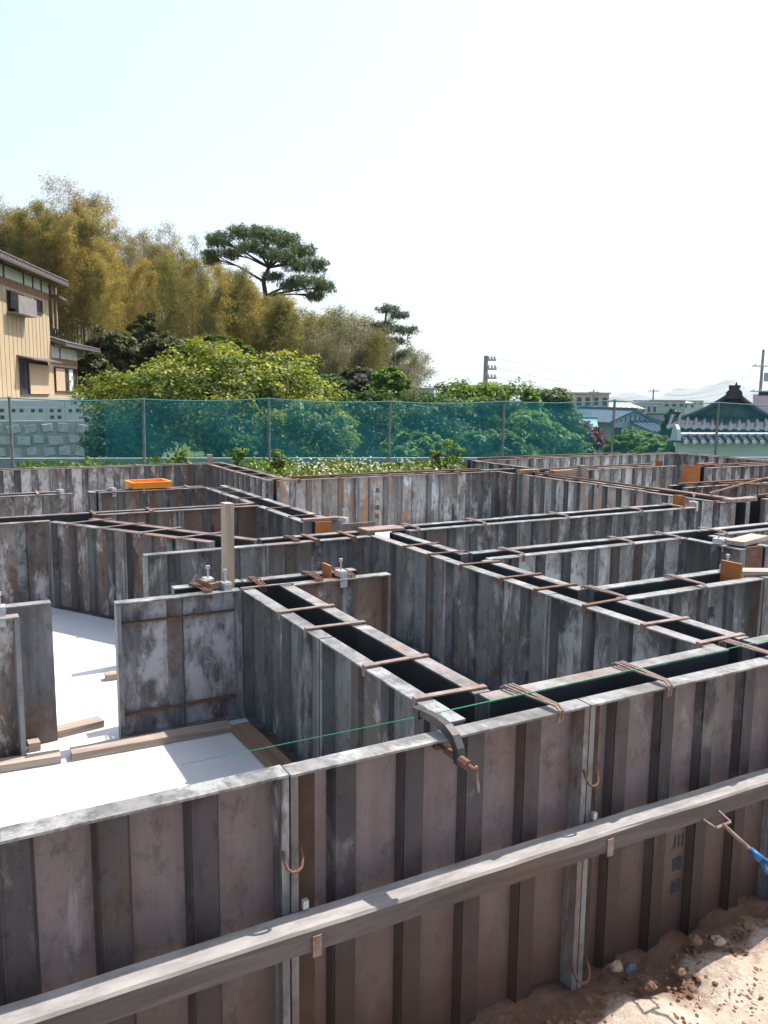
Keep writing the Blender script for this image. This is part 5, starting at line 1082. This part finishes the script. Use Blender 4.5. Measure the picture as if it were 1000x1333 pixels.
# ---- houses and blocks of the town below
def house(label, px, pyr, F, wpx, dep, eave_drop, rot, wall, roof, nwin=2, ridge='x', cat='house', name='house', flat=False, group=None, seams=0.4, rows_w=1):
    """px, pyr: ridge centre in the picture; wpx: width; rot: turn from square-on"""
    c = at(px, pyr, F); s_ = F/FPX; wd = wpx*s_; g0 = gz(c.x, c.y)-0.3
    t_ = thing(name, label, cat, (c.x, c.y, g0), math.atan2(RT[1], RT[0])+rot, group); zr_ = c.z-g0; ze_ = zr_-eave_drop*s_
    if flat:
        obj('wall', MB().box(-wd/2, 0, 0, wd/2, dep, zr_), t_, mat=M[wall]); obj('roof_slab', MB().box(-wd/2-0.2, -0.2, zr_+0.001, wd/2+0.2, dep+0.2, zr_+0.25), t_, mat=M[roof]); ze_ = zr_
    elif ridge == 'y':     # gable towards the viewer
        obj('wall', MB().box(-wd/2+0.3, 0.3, 0, wd/2-0.3, dep-0.3, ze_).prism([(-wd/2+0.3, 0.3, ze_), (wd/2-0.3, 0.3, ze_), (0, 0.3, zr_-0.15)], (0, dep-0.6, 0)), t_, mat=M[wall])
        r = obj('roof', MB().hexa([(-wd/2-0.3, 0, ze_-0.25), (0, 0, zr_-0.14), (0, dep, zr_-0.14), (-wd/2-0.3, dep, ze_-0.25), (-wd/2-0.3, 0, ze_-0.10), (0, 0, zr_), (0, dep, zr_), (-wd/2-0.3, dep, ze_-0.10)])
            .hexa([(0.001, 0, zr_-0.14), (wd/2+0.3, 0, ze_-0.25), (wd/2+0.3, dep, ze_-0.25), (0.001, dep, zr_-0.14), (0.001, 0, zr_), (wd/2+0.3, 0, ze_-0.10), (wd/2+0.3, dep, ze_-0.10), (0.001, dep, zr_)]), t_, mat=M[roof])
        obj('ridge_cap', MB().box(-0.12, -0.05, zr_-0.03, 0.12, dep+0.05, zr_+0.12), r, mat=M[roof])
        b = MB(); k = -wd/2+0.5
        while k < wd/2-0.4: b.box(k-0.05, 0.262, ze_-0.05, k+0.05, 0.296, max(ze_, zr_-0.3-abs(k)*(zr_-ze_)/(wd/2))); k += seams
        q = obj('gable_slats', b, t_, mat=M[roof])
    else:
        obj('wall', MB().box(-wd/2+0.3, 0.4, 0, wd/2-0.3, dep-0.4, ze_).prism([(-wd/2+0.3, 0.4, ze_), (-wd/2+0.3, dep-0.4, ze_), (-wd/2+0.3, dep/2, zr_-0.15)], (wd-0.6, 0, 0)), t_, mat=M[wall])
        r = obj('roof', MB().hexa([(-wd/2, -0.2, ze_-0.2), (wd/2, -0.2, ze_-0.2), (wd/2, dep/2, zr_-0.14), (-wd/2, dep/2, zr_-0.14), (-wd/2, -0.2, ze_-0.05), (wd/2, -0.2, ze_-0.05), (wd/2, dep/2, zr_), (-wd/2, dep/2, zr_)])
            .hexa([(-wd/2, dep/2+0.001, zr_-0.14), (wd/2, dep/2+0.001, zr_-0.14), (wd/2, dep+0.2, ze_-0.2), (-wd/2, dep+0.2, ze_-0.2), (-wd/2, dep/2+0.001, zr_), (wd/2, dep/2+0.001, zr_), (wd/2, dep+0.2, ze_-0.05), (-wd/2, dep+0.2, ze_-0.05)]), t_, mat=M[roof])
        obj('ridge_cap', MB().box(-wd/2-0.05, dep/2-0.12, zr_-0.03, wd/2+0.05, dep/2+0.12, zr_+0.12), r, mat=M[roof])
        b = MB(); k = -wd/2+0.2
        while k < wd/2-0.1: b.tube([(k, -0.2, ze_-0.03), (k, dep/2, zr_+0.02)], 0.05, 5); k += seams
        obj('tile_rows', b, r, mat=M[roof])['kind'] = 'stuff'
    y_ = 0.0 if flat else (0.3 if ridge == 'y' else 0.4)
    for rr in range(rows_w):
        for k in range(nwin):
            x = -wd/2+wd*(k+0.5)/nwin; ww = min(1.3, wd/nwin*0.55); zt_ = ze_-0.5-rr*2.9
            if zt_-1.2 < 0.3: continue
            f = obj('window', MB().box(x-ww/2-0.06, y_-0.06, zt_-1.26, x+ww/2+0.06, y_-0.003, zt_-1.20).box(x-ww/2-0.06, y_-0.06, zt_+0.001, x+ww/2+0.06, y_-0.003, zt_+0.06).box(x-ww/2-0.06, y_-0.06, zt_-1.199, x-ww/2, y_-0.003, zt_).box(x+ww/2, y_-0.06, zt_-1.199, x+ww/2+0.06, y_-0.003, zt_), t_, mat=M['alu'])
            obj('pane', MB().box(x-ww/2, y_-0.03, zt_-1.2, x+ww/2, y_-0.004, zt_), f, mat=M['window_dark'])
    return t_
house('blue grey gabled house with slatted gable beyond the pale green bush', 828, 533, 62, 66, 9, 15, 0.25, 'wall_bluegrey', 'tile_blue', 3, 'y', rows_w=2)
house('lower blue roofed wing beside the gabled blue house', 863, 548, 60, 34, 6, 12, 0.35, 'wall_bluegrey', 'tile_blue', 2, 'x')
house('pale teal roofed low house behind the purple tree', 748, 546, 52, 62, 6, 12, -0.2, 'wall_grey', 'roof_teal', 3, 'x')
house('small white house with blue roof above the teal roof', 772, 531, 75, 44, 7, 10, -0.3, 'wall_white', 'tile_blue', 3, 'y')
house('white walled shed beside the small white house', 760, 536, 82, 30, 5, 2, 0.0, 'wall_white', 'wall_grey', 2, flat=True)
house('grey flat roofed building with dark windows behind the white house', 771, 513, 120, 44, 12, 0, 0.0, 'wall_cream', 'wall_grey', 4, flat=True, cat='building', name='apartment_building', rows_w=2)
house('long beige roofed hall beyond the blue gabled house', 815, 524, 130, 52, 14, 7, 0.1, 'wall_cream', 'wall_cream', 5, 'x', cat='building', name='hall', seams=0.9)
house('white low block beyond the blue gabled house', 838, 526, 170, 36, 10, 0, 0.0, 'wall_white', 'wall_white', 5, flat=True, cat='building', name='far_building')
house('pale pink flat roofed block behind the edge of the bamboo grove', 543, 507, 110, 44, 12, 0, 0.0, 'wall_white', 'wall_grey', 4, flat=True, cat='building', name='apartment_building', rows_w=2)
house('blue tin shed behind the net between the shrub and dark green tree', 514, 541, 40, 22, 5, 4, 0.0, 'tile_blue', 'tile_blue', 1, 'x')
house('grey tiled roof low behind the dark blue green tree', 884, 541, 70, 40, 7, 8, 0.1, 'wall_cream', 'tile_grey', 3, 'x')
rs = random.Random(12)
for k in range(16):
    px = [560, 590, 690, 705, 800, 822, 846, 862, 878, 894, 905, 850, 885, 740, 1010, 1040][k]; F = [320, 420, 300, 380, 260, 340, 300, 420, 240, 330, 420, 520, 600, 420, 300, 380][k]
    house(['pale far block in the hazy town', 'cream far block in the hazy town', 'grey far block in the hazy town'][k % 3], px, rs.uniform(521.5, 526), F, rs.uniform(14, 30), 12, 3, rs.uniform(-0.3, 0.3), ['wall_white', 'wall_cream', 'wall_grey'][k % 3], ['wall_grey', 'tile_grey', 'wall_grey'][k % 3], 3, flat=(k % 2 == 0), ridge='x', cat='building', name='far_building', group=['pale far blocks', 'cream far blocks', 'grey far blocks'][k % 3], seams=1.5)

# ---- utility poles and wires
plain('pole_concrete', (0.34, 0.33, 0.33), (0.26, 0.25, 0.25), 4, 0.85)
def pole(label, px, py_top, F, arms, side=1, lean=0.0, boxes=True):
    c = at(px, py_top, F); g0 = gz(c.x, c.y)-0.5; hgt = c.z-g0
    t_ = thing('utility_pole', label, 'utility pole', (c.x, c.y, g0), math.atan2(RT[1], RT[0]))
    obj('mast', MB().tube([(0, 0, 0), (lean*0.5, 0, hgt*0.5), (lean, 0, hgt)], [0.19, 0.16, 0.12], 10), t_, mat=M['pole_concrete'])
    for (dz, x0, x1) in arms:
        a = obj('cross_arm', MB().box(lean+x0, -0.18, hgt-dz-0.05, lean+x1, -0.10, hgt-dz+0.05), t_, mat=M['alu'])
        for q in range(3):
            x = lean+x0+(x1-x0)*(q+0.5)/3
            obj('insulator', pmesh(('ins',), lambda: MB().tube([(0, 0, 0), (0, 0, 0.09), (0, 0, 0.18)], [0.05, 0.07, 0.04], 8).mesh('insulator', M['tile_white'])), a, (x, -0.14, hgt-dz+0.051))
    if boxes: obj('transformer', MB().tube([(lean+0.35*side, -0.3, hgt-2.9), (lean+0.35*side, -0.3, hgt-2.1)], 0.24, 10), t_, mat=M['alu'])
    return Vector((c.x, c.y, c.z))
p1 = pole('concrete utility pole with stepped brackets rising behind the hedge trees', 633, 463, 46, [(0.25, 0.05, 0.55), (0.75, 0.05, 0.6), (1.25, 0.05, 0.6), (1.75, 0.05, 0.6)], boxes=False)
p2 = pole('tall utility pole with two crossarms behind the tiled roof', 994, 455, 75, [(1.5, -1.0, 1.0), (3.8, -1.0, 1.0)])
p3 = pole('small far utility pole above the blue gabled house', 851, 506, 130, [(0.4, -0.9, 0.9)], boxes=False)
p4 = pole('faint far utility pole over the pink block', 560, 500, 150, [(0.5, -1.1, 1.1)], boxes=False)
p5 = pole('far utility pole over the grey flat roofed building', 773, 507, 120, [(0.4, -0.8, 0.8)], boxes=False)
def wire(a, b, sag, label, group='overhead wires'):
    a = Vector(a); b = Vector(b); pts = [a.lerp(b, k/12)-Vector((0, 0, sag*4*(k/12)*(1-k/12))) for k in range(13)]
    tag(obj('overhead_wire', MB().tube([tuple(p-a) for p in pts], 0.010, 4), None, tuple(a), mat=M['wire']), label, 'wire', group)
for k in range(4): wire(p1+P(0.4, 0, -0.1-0.5*k), p2+P(-0.7+0.4*k, 0, -1.4-0.75*k), 1.3+0.15*k, 'thin overhead wire running from the stepped pole to the tall pole')
for k in range(3): wire(p2+P(-0.7+0.6*k, 0, -1.5), p3+P(-0.6+0.6*k, 0, -0.3), 1.6, 'thin overhead wire running from the tall pole to the small far pole', 'far overhead wires')
for k in range(2): wire(p5+P(-0.5+k, 0, -0.3), p3+P(-0.5+k, 0, -0.3), 1.2, 'thin far wire between the two small far poles', 'small far wires')

# ---- hills and air
def ridge(name, R0, R1, F, seed, hpx, base_px=523, n_=160):
    vv = []; ff = []
    for i in range(n_+1):
        u = i/n_; R = R0+(R1-R0)*u; p = P(R, F); px = 500+R/F*FPX; hgt = hpx(px)
        nz_ = mn.fractal(Vector((R*0.0030, seed, 0)), 0.75, 2, 7)*1.3
        z = max(-22, (518-base_px+hgt*(1+0.28*nz_))*F/FPX)
        for (df_, fz) in ((-700, 0), (-350, 0.5), (0, 1), (450, 0.45), (900, 0)):
            q = P(R+60*mn.noise(Vector((R*0.002, df_, seed))), F+df_); vv.append((q.x, q.y, -24+(z+24)*fz*(1 if fz in (0, 1) else 0.8+0.6*mn.noise(Vector((R*0.003, df_*0.01, seed))))))
    for i in range(n_):
        for k in range(4): a = i*5+k; ff.append((a, a+1, a+6, a+5))
    me = bpy.data.meshes.new(name); me.from_pydata(vv, [], ff); me.polygons.foreach_set('use_smooth', [True]*len(me.polygons)); me.materials.append(M['hill_forest'])
    tag(obj(name, me), None, None, kind='structure')
plain('hill_forest', (0.055, 0.085, 0.045), (0.03, 0.055, 0.03), 0.004, 0.95, bmp=0)
def bumpf(x, c, w_, h_): return h_*math.exp(-((x-c)/w_)**2)
ridge('far_hills', -6000, 9000, 9000, 1, lambda x: 5+bumpf(x, 935, 36, 24)+bumpf(x, 878, 22, 15)+bumpf(x, 1030, 50, 20)+bumpf(x, 812, 22, 10)+bumpf(x, 690, 60, 5)+bumpf(x, 1300, 150, 22)+bumpf(x, -200, 200, 18))
ridge('near_hills', -6000, 9000, 5200, 4, lambda x: 1.5+bumpf(x, 960, 90, 3)+bumpf(x, 780, 50, 2))
hz_ = bpy.data.materials.new('haze'); hz_.use_nodes = True; t = hz_.node_tree; t.nodes.clear()
o_ = t.nodes.new('ShaderNodeOutputMaterial'); pv = t.nodes.new('ShaderNodeVolumePrincipled'); pv.inputs['Density'].default_value = 0.00012; pv.inputs['Color'].default_value = (0.86, 0.93, 0.97, 1); pv.inputs['Anisotropy'].default_value = 0.2
t.links.new(pv.outputs[0], o_.inputs['Volume'])
me = MB().box(-16000, -16000, -60, 16000, 16000, 420).mesh('haze'); me.materials.append(hz_)
tag(obj('haze', me), None, None, kind='stuff')

# ------------------------------------------------------------------ labels that count along a row from a landmark
ORD = ['first', 'second', 'third', 'fourth', 'fifth', 'sixth', 'seventh', 'eighth', 'ninth', 'tenth']
LMK = {'panels of the outer front form': None,
 'short cross wall slab side panels': ('dark steel panel of the short cross wall, slab side', 'the front wall', (1.2, 1.7)),
 'short cross wall far side panels': ('steel panel of the short cross wall, far side', 'the front wall', (1.2, 1.7)),
 'long cross wall near side panels': ('dark grey steel panel of the long cross wall, near side', 'the front wall', (2.37, 1.8)),
 'inner panels of the front wall right end': ('inner steel panel of the front wall', 'the long cross wall', (2.5, 1.8)),
 'second branch wall panels': ('white blotched grey panel of the second branch wall', 'the long cross wall', (2.5, 3.5)),
 'second branch wall back panels': ('back steel panel of the second branch wall', 'the long cross wall', (2.5, 3.5)),
 'second branch wall end panels': ('grey panel past the short stub', 'the stub', (4.3, 3.4)),
 'third branch wall panels': ('streaked grey panel of the third branch wall', 'the long cross wall', (2.5, 4.5)),
 'third branch wall back panels': ('back panel of the third branch wall', 'the long cross wall', (2.5, 4.5)),
 'wall behind the timber post': ('grey steel panel of the wall behind the timber post', 'the long cross wall', (2.4, 4.4)),
 'diagonal wall panels': ('rust stained panel of the diagonal wall, slab side', 'the timber post', (1.4, 4.5)),
 'diagonal wall back panels': ('panel of the diagonal wall, far side', 'the timber post', (1.4, 4.5)),
 'rusty panels left of the diagonal': ('blotched rusty panel beside the diagonal wall', 'the diagonal wall', (0.65, 5.9)),
 'wall behind the diagonal': ('brown grey panel of the wall behind the diagonal', 'the left cross wall', (2.2, 6)),
 'wall behind the diagonal back': ('back panel of the wall behind the diagonal', 'the left cross wall', (2.2, 6)),
 'left cross wall far end': ('panel of the left cross wall beside the crate wall', 'the orange tray', (2.2, 7.4)),
 'left cross wall back': ('far side panel of the left cross wall', 'the orange tray', (2.2, 7.4)),
 'low left wall panels': ('pale brown panel of the low left wall', 'its free end', (1, 7.4)),
 'low left wall back panels': ('back panel of the low left wall', 'its free end', (1, 7.4)),
 'rear left wall panels': ('rusty panel of the rear left wall below the net', 'the wooden stake', (2.95, 9.95)),
 'rear left wall back panels': ('back panel of the rear left wall', 'the wooden stake', (2.95, 9.95)),
 'rear side wall panels': ('panel of the rear side wall', 'the wooden stake', (2.95, 9.95)),
 'rear side wall outer panels': ('outer panel of the rear side wall', 'the wooden stake', (2.95, 9.95)),
 'rear wall panels': ('pale panel of the rear wall before the flowers', 'the wire heap', (3.0, 7.7)),
 'rear wall outer panels': ('outer panel of the rear wall beside the flowers', 'the wire heap', (3.0, 7.7)),
 'far cross wall panels': ('grey streaked panel of the far cross wall', 'the rear corner', (5.85, 7.3)),
 'far cross wall back panels': ('back panel of the far cross wall', 'the rear corner', (5.85, 7.3)),
 'far rear wall panels': ('pale panel of the far rear wall below the net', 'the flowers', (6.5, 9.1)),
 'far rear wall outer panels': ('outer panel of the far rear wall', 'the flowers', (6.5, 9.1)),
 'far right wall panels': ('rusty panel of the far right wall', 'the far rear wall', (10.6, 9.2)),
 'far right wall outer panels': ('outer panel of the far right wall', 'the far rear wall', (10.6, 9.2)),
 'far branch wall panels': ('pale panel of the far branch wall', 'its free end', (8.5, 7.4)),
 'far branch wall back panels': ('back panel of the far branch wall', 'its free end', (8.5, 7.4)),
 'far wall right of the orange plate': ('grey brown panel of the far wall', 'the bright orange plate', (8.5, 7.0)),
 'far wall back panels': ('back panel of the far wall', 'the bright orange plate', (8.5, 7.0)),
 'crowded corner panels': ('rusty panel in the crowded far corner', 'the far cross wall', (6, 5.5)),
 'crowded corner back panels': ('back panel in the crowded far corner', 'the far cross wall', (6, 5.5)),
 'crowded corner near panels': ('dark panel before the crowded corner', 'the far cross wall', (6, 4.5)),
 'crowded corner near back panels': ('back panel before the crowded corner', 'the far cross wall', (6, 4.5)),
 'wire ties across the front wall': ('rusty wire rod bundle hooked across the front wall', 'the screw clamp', (1.2, 1.7)),
 'straps across the short cross wall': ('pinkish rusty strap on the short cross wall', 'the screw clamp', (1.2, 1.7)),
 'straps across the long cross wall': ('rusty strap on the long cross wall', 'the front wall', (2.4, 1.7)),
 'rods on the first branch wall': ('rusty rod pair on the first branch wall', 'the long cross wall', (2.5, 2.5)),
 'rods on the second branch wall': ('brown rod pair on the second branch wall', 'the long cross wall', (2.5, 3.5)),
 'rods on the third branch wall': ('brown rod pair on the third branch wall', 'the long cross wall', (2.5, 4.5)),
 'straps behind the timber post': ('rusty strap on the wall behind the timber post', 'the long cross wall', (2.4, 4.4)),
 'straps over the diagonal wall': ('rusty strap slanting over the diagonal wall', 'the timber post', (1.4, 4.5)),
 'straps across the left cross wall': ('rusty strap on the left cross wall', 'the orange tray', (2.2, 7.4)),
 'straps behind the diagonal': ('rusty strap on the wall behind the diagonal', 'the left cross wall', (2.2, 6)),
 'straps beside the orange tray': ('rusty strap on the low walls by the orange tray', 'the left cross wall', (2.2, 7.4)),
 'straps across the rear left wall': ('pinkish strap on the rear left wall', 'the wooden stake', (3, 10)),
 'straps across the rear side wall': ('rusty strap on the rear side wall', 'the wooden stake', (3, 10)),
 'straps across the rear wall': ('rusty strap on the rear wall before the flowers', 'the wire heap', (3, 7.7)),
 'straps across the far cross wall': ('purplish rusty strap on the far cross wall', 'the rear corner', (5.9, 7.3)),
 'straps across the far rear wall': ('rusty strap on the far rear wall', 'the flowers', (6.5, 9.1)),
 'straps across the far right wall': ('rusty strap on the far right wall', 'the far rear wall', (10.6, 9.2)),
 'straps across the far branch wall': ('rusty strap on the far branch wall', 'its free end', (8.5, 7.4)),
 'straps right of the far orange plate': ('rusty strap on the far wall', 'the bright orange plate', (8.5, 7)),
 'straps across the crowded corner': ('dark red strap in the crowded far corner', 'the far cross wall', (6, 5.5)),
 'straps before the crowded corner': ('dark red strap before the crowded corner', 'the far cross wall', (6, 4.5)),
 'posts of the green net': ('thin rusty pipe post of the green net', 'the beige house', tuple(fence_pt(-2).to_2d()))}
byg = {}
for o in scene.objects:
    if o.parent is None and 'group' in o: byg.setdefault(o['group'], []).append(o)
for g, os_ in byg.items():
    if LMK.get(g):
        lab, lm, pt = LMK[g]; q = Vector(pt)
        def dist(o):
            c = o.location.to_2d()
            if o.name.startswith('formwork'): c = c+Vector((math.cos(o.rotation_euler.z), math.sin(o.rotation_euler.z)))*0.4
            return (c-q).length
        for i, o in enumerate(sorted(os_, key=dist)): o['label'] = '%s, %s from %s' % (lab, ORD[min(i, 9)], lm)
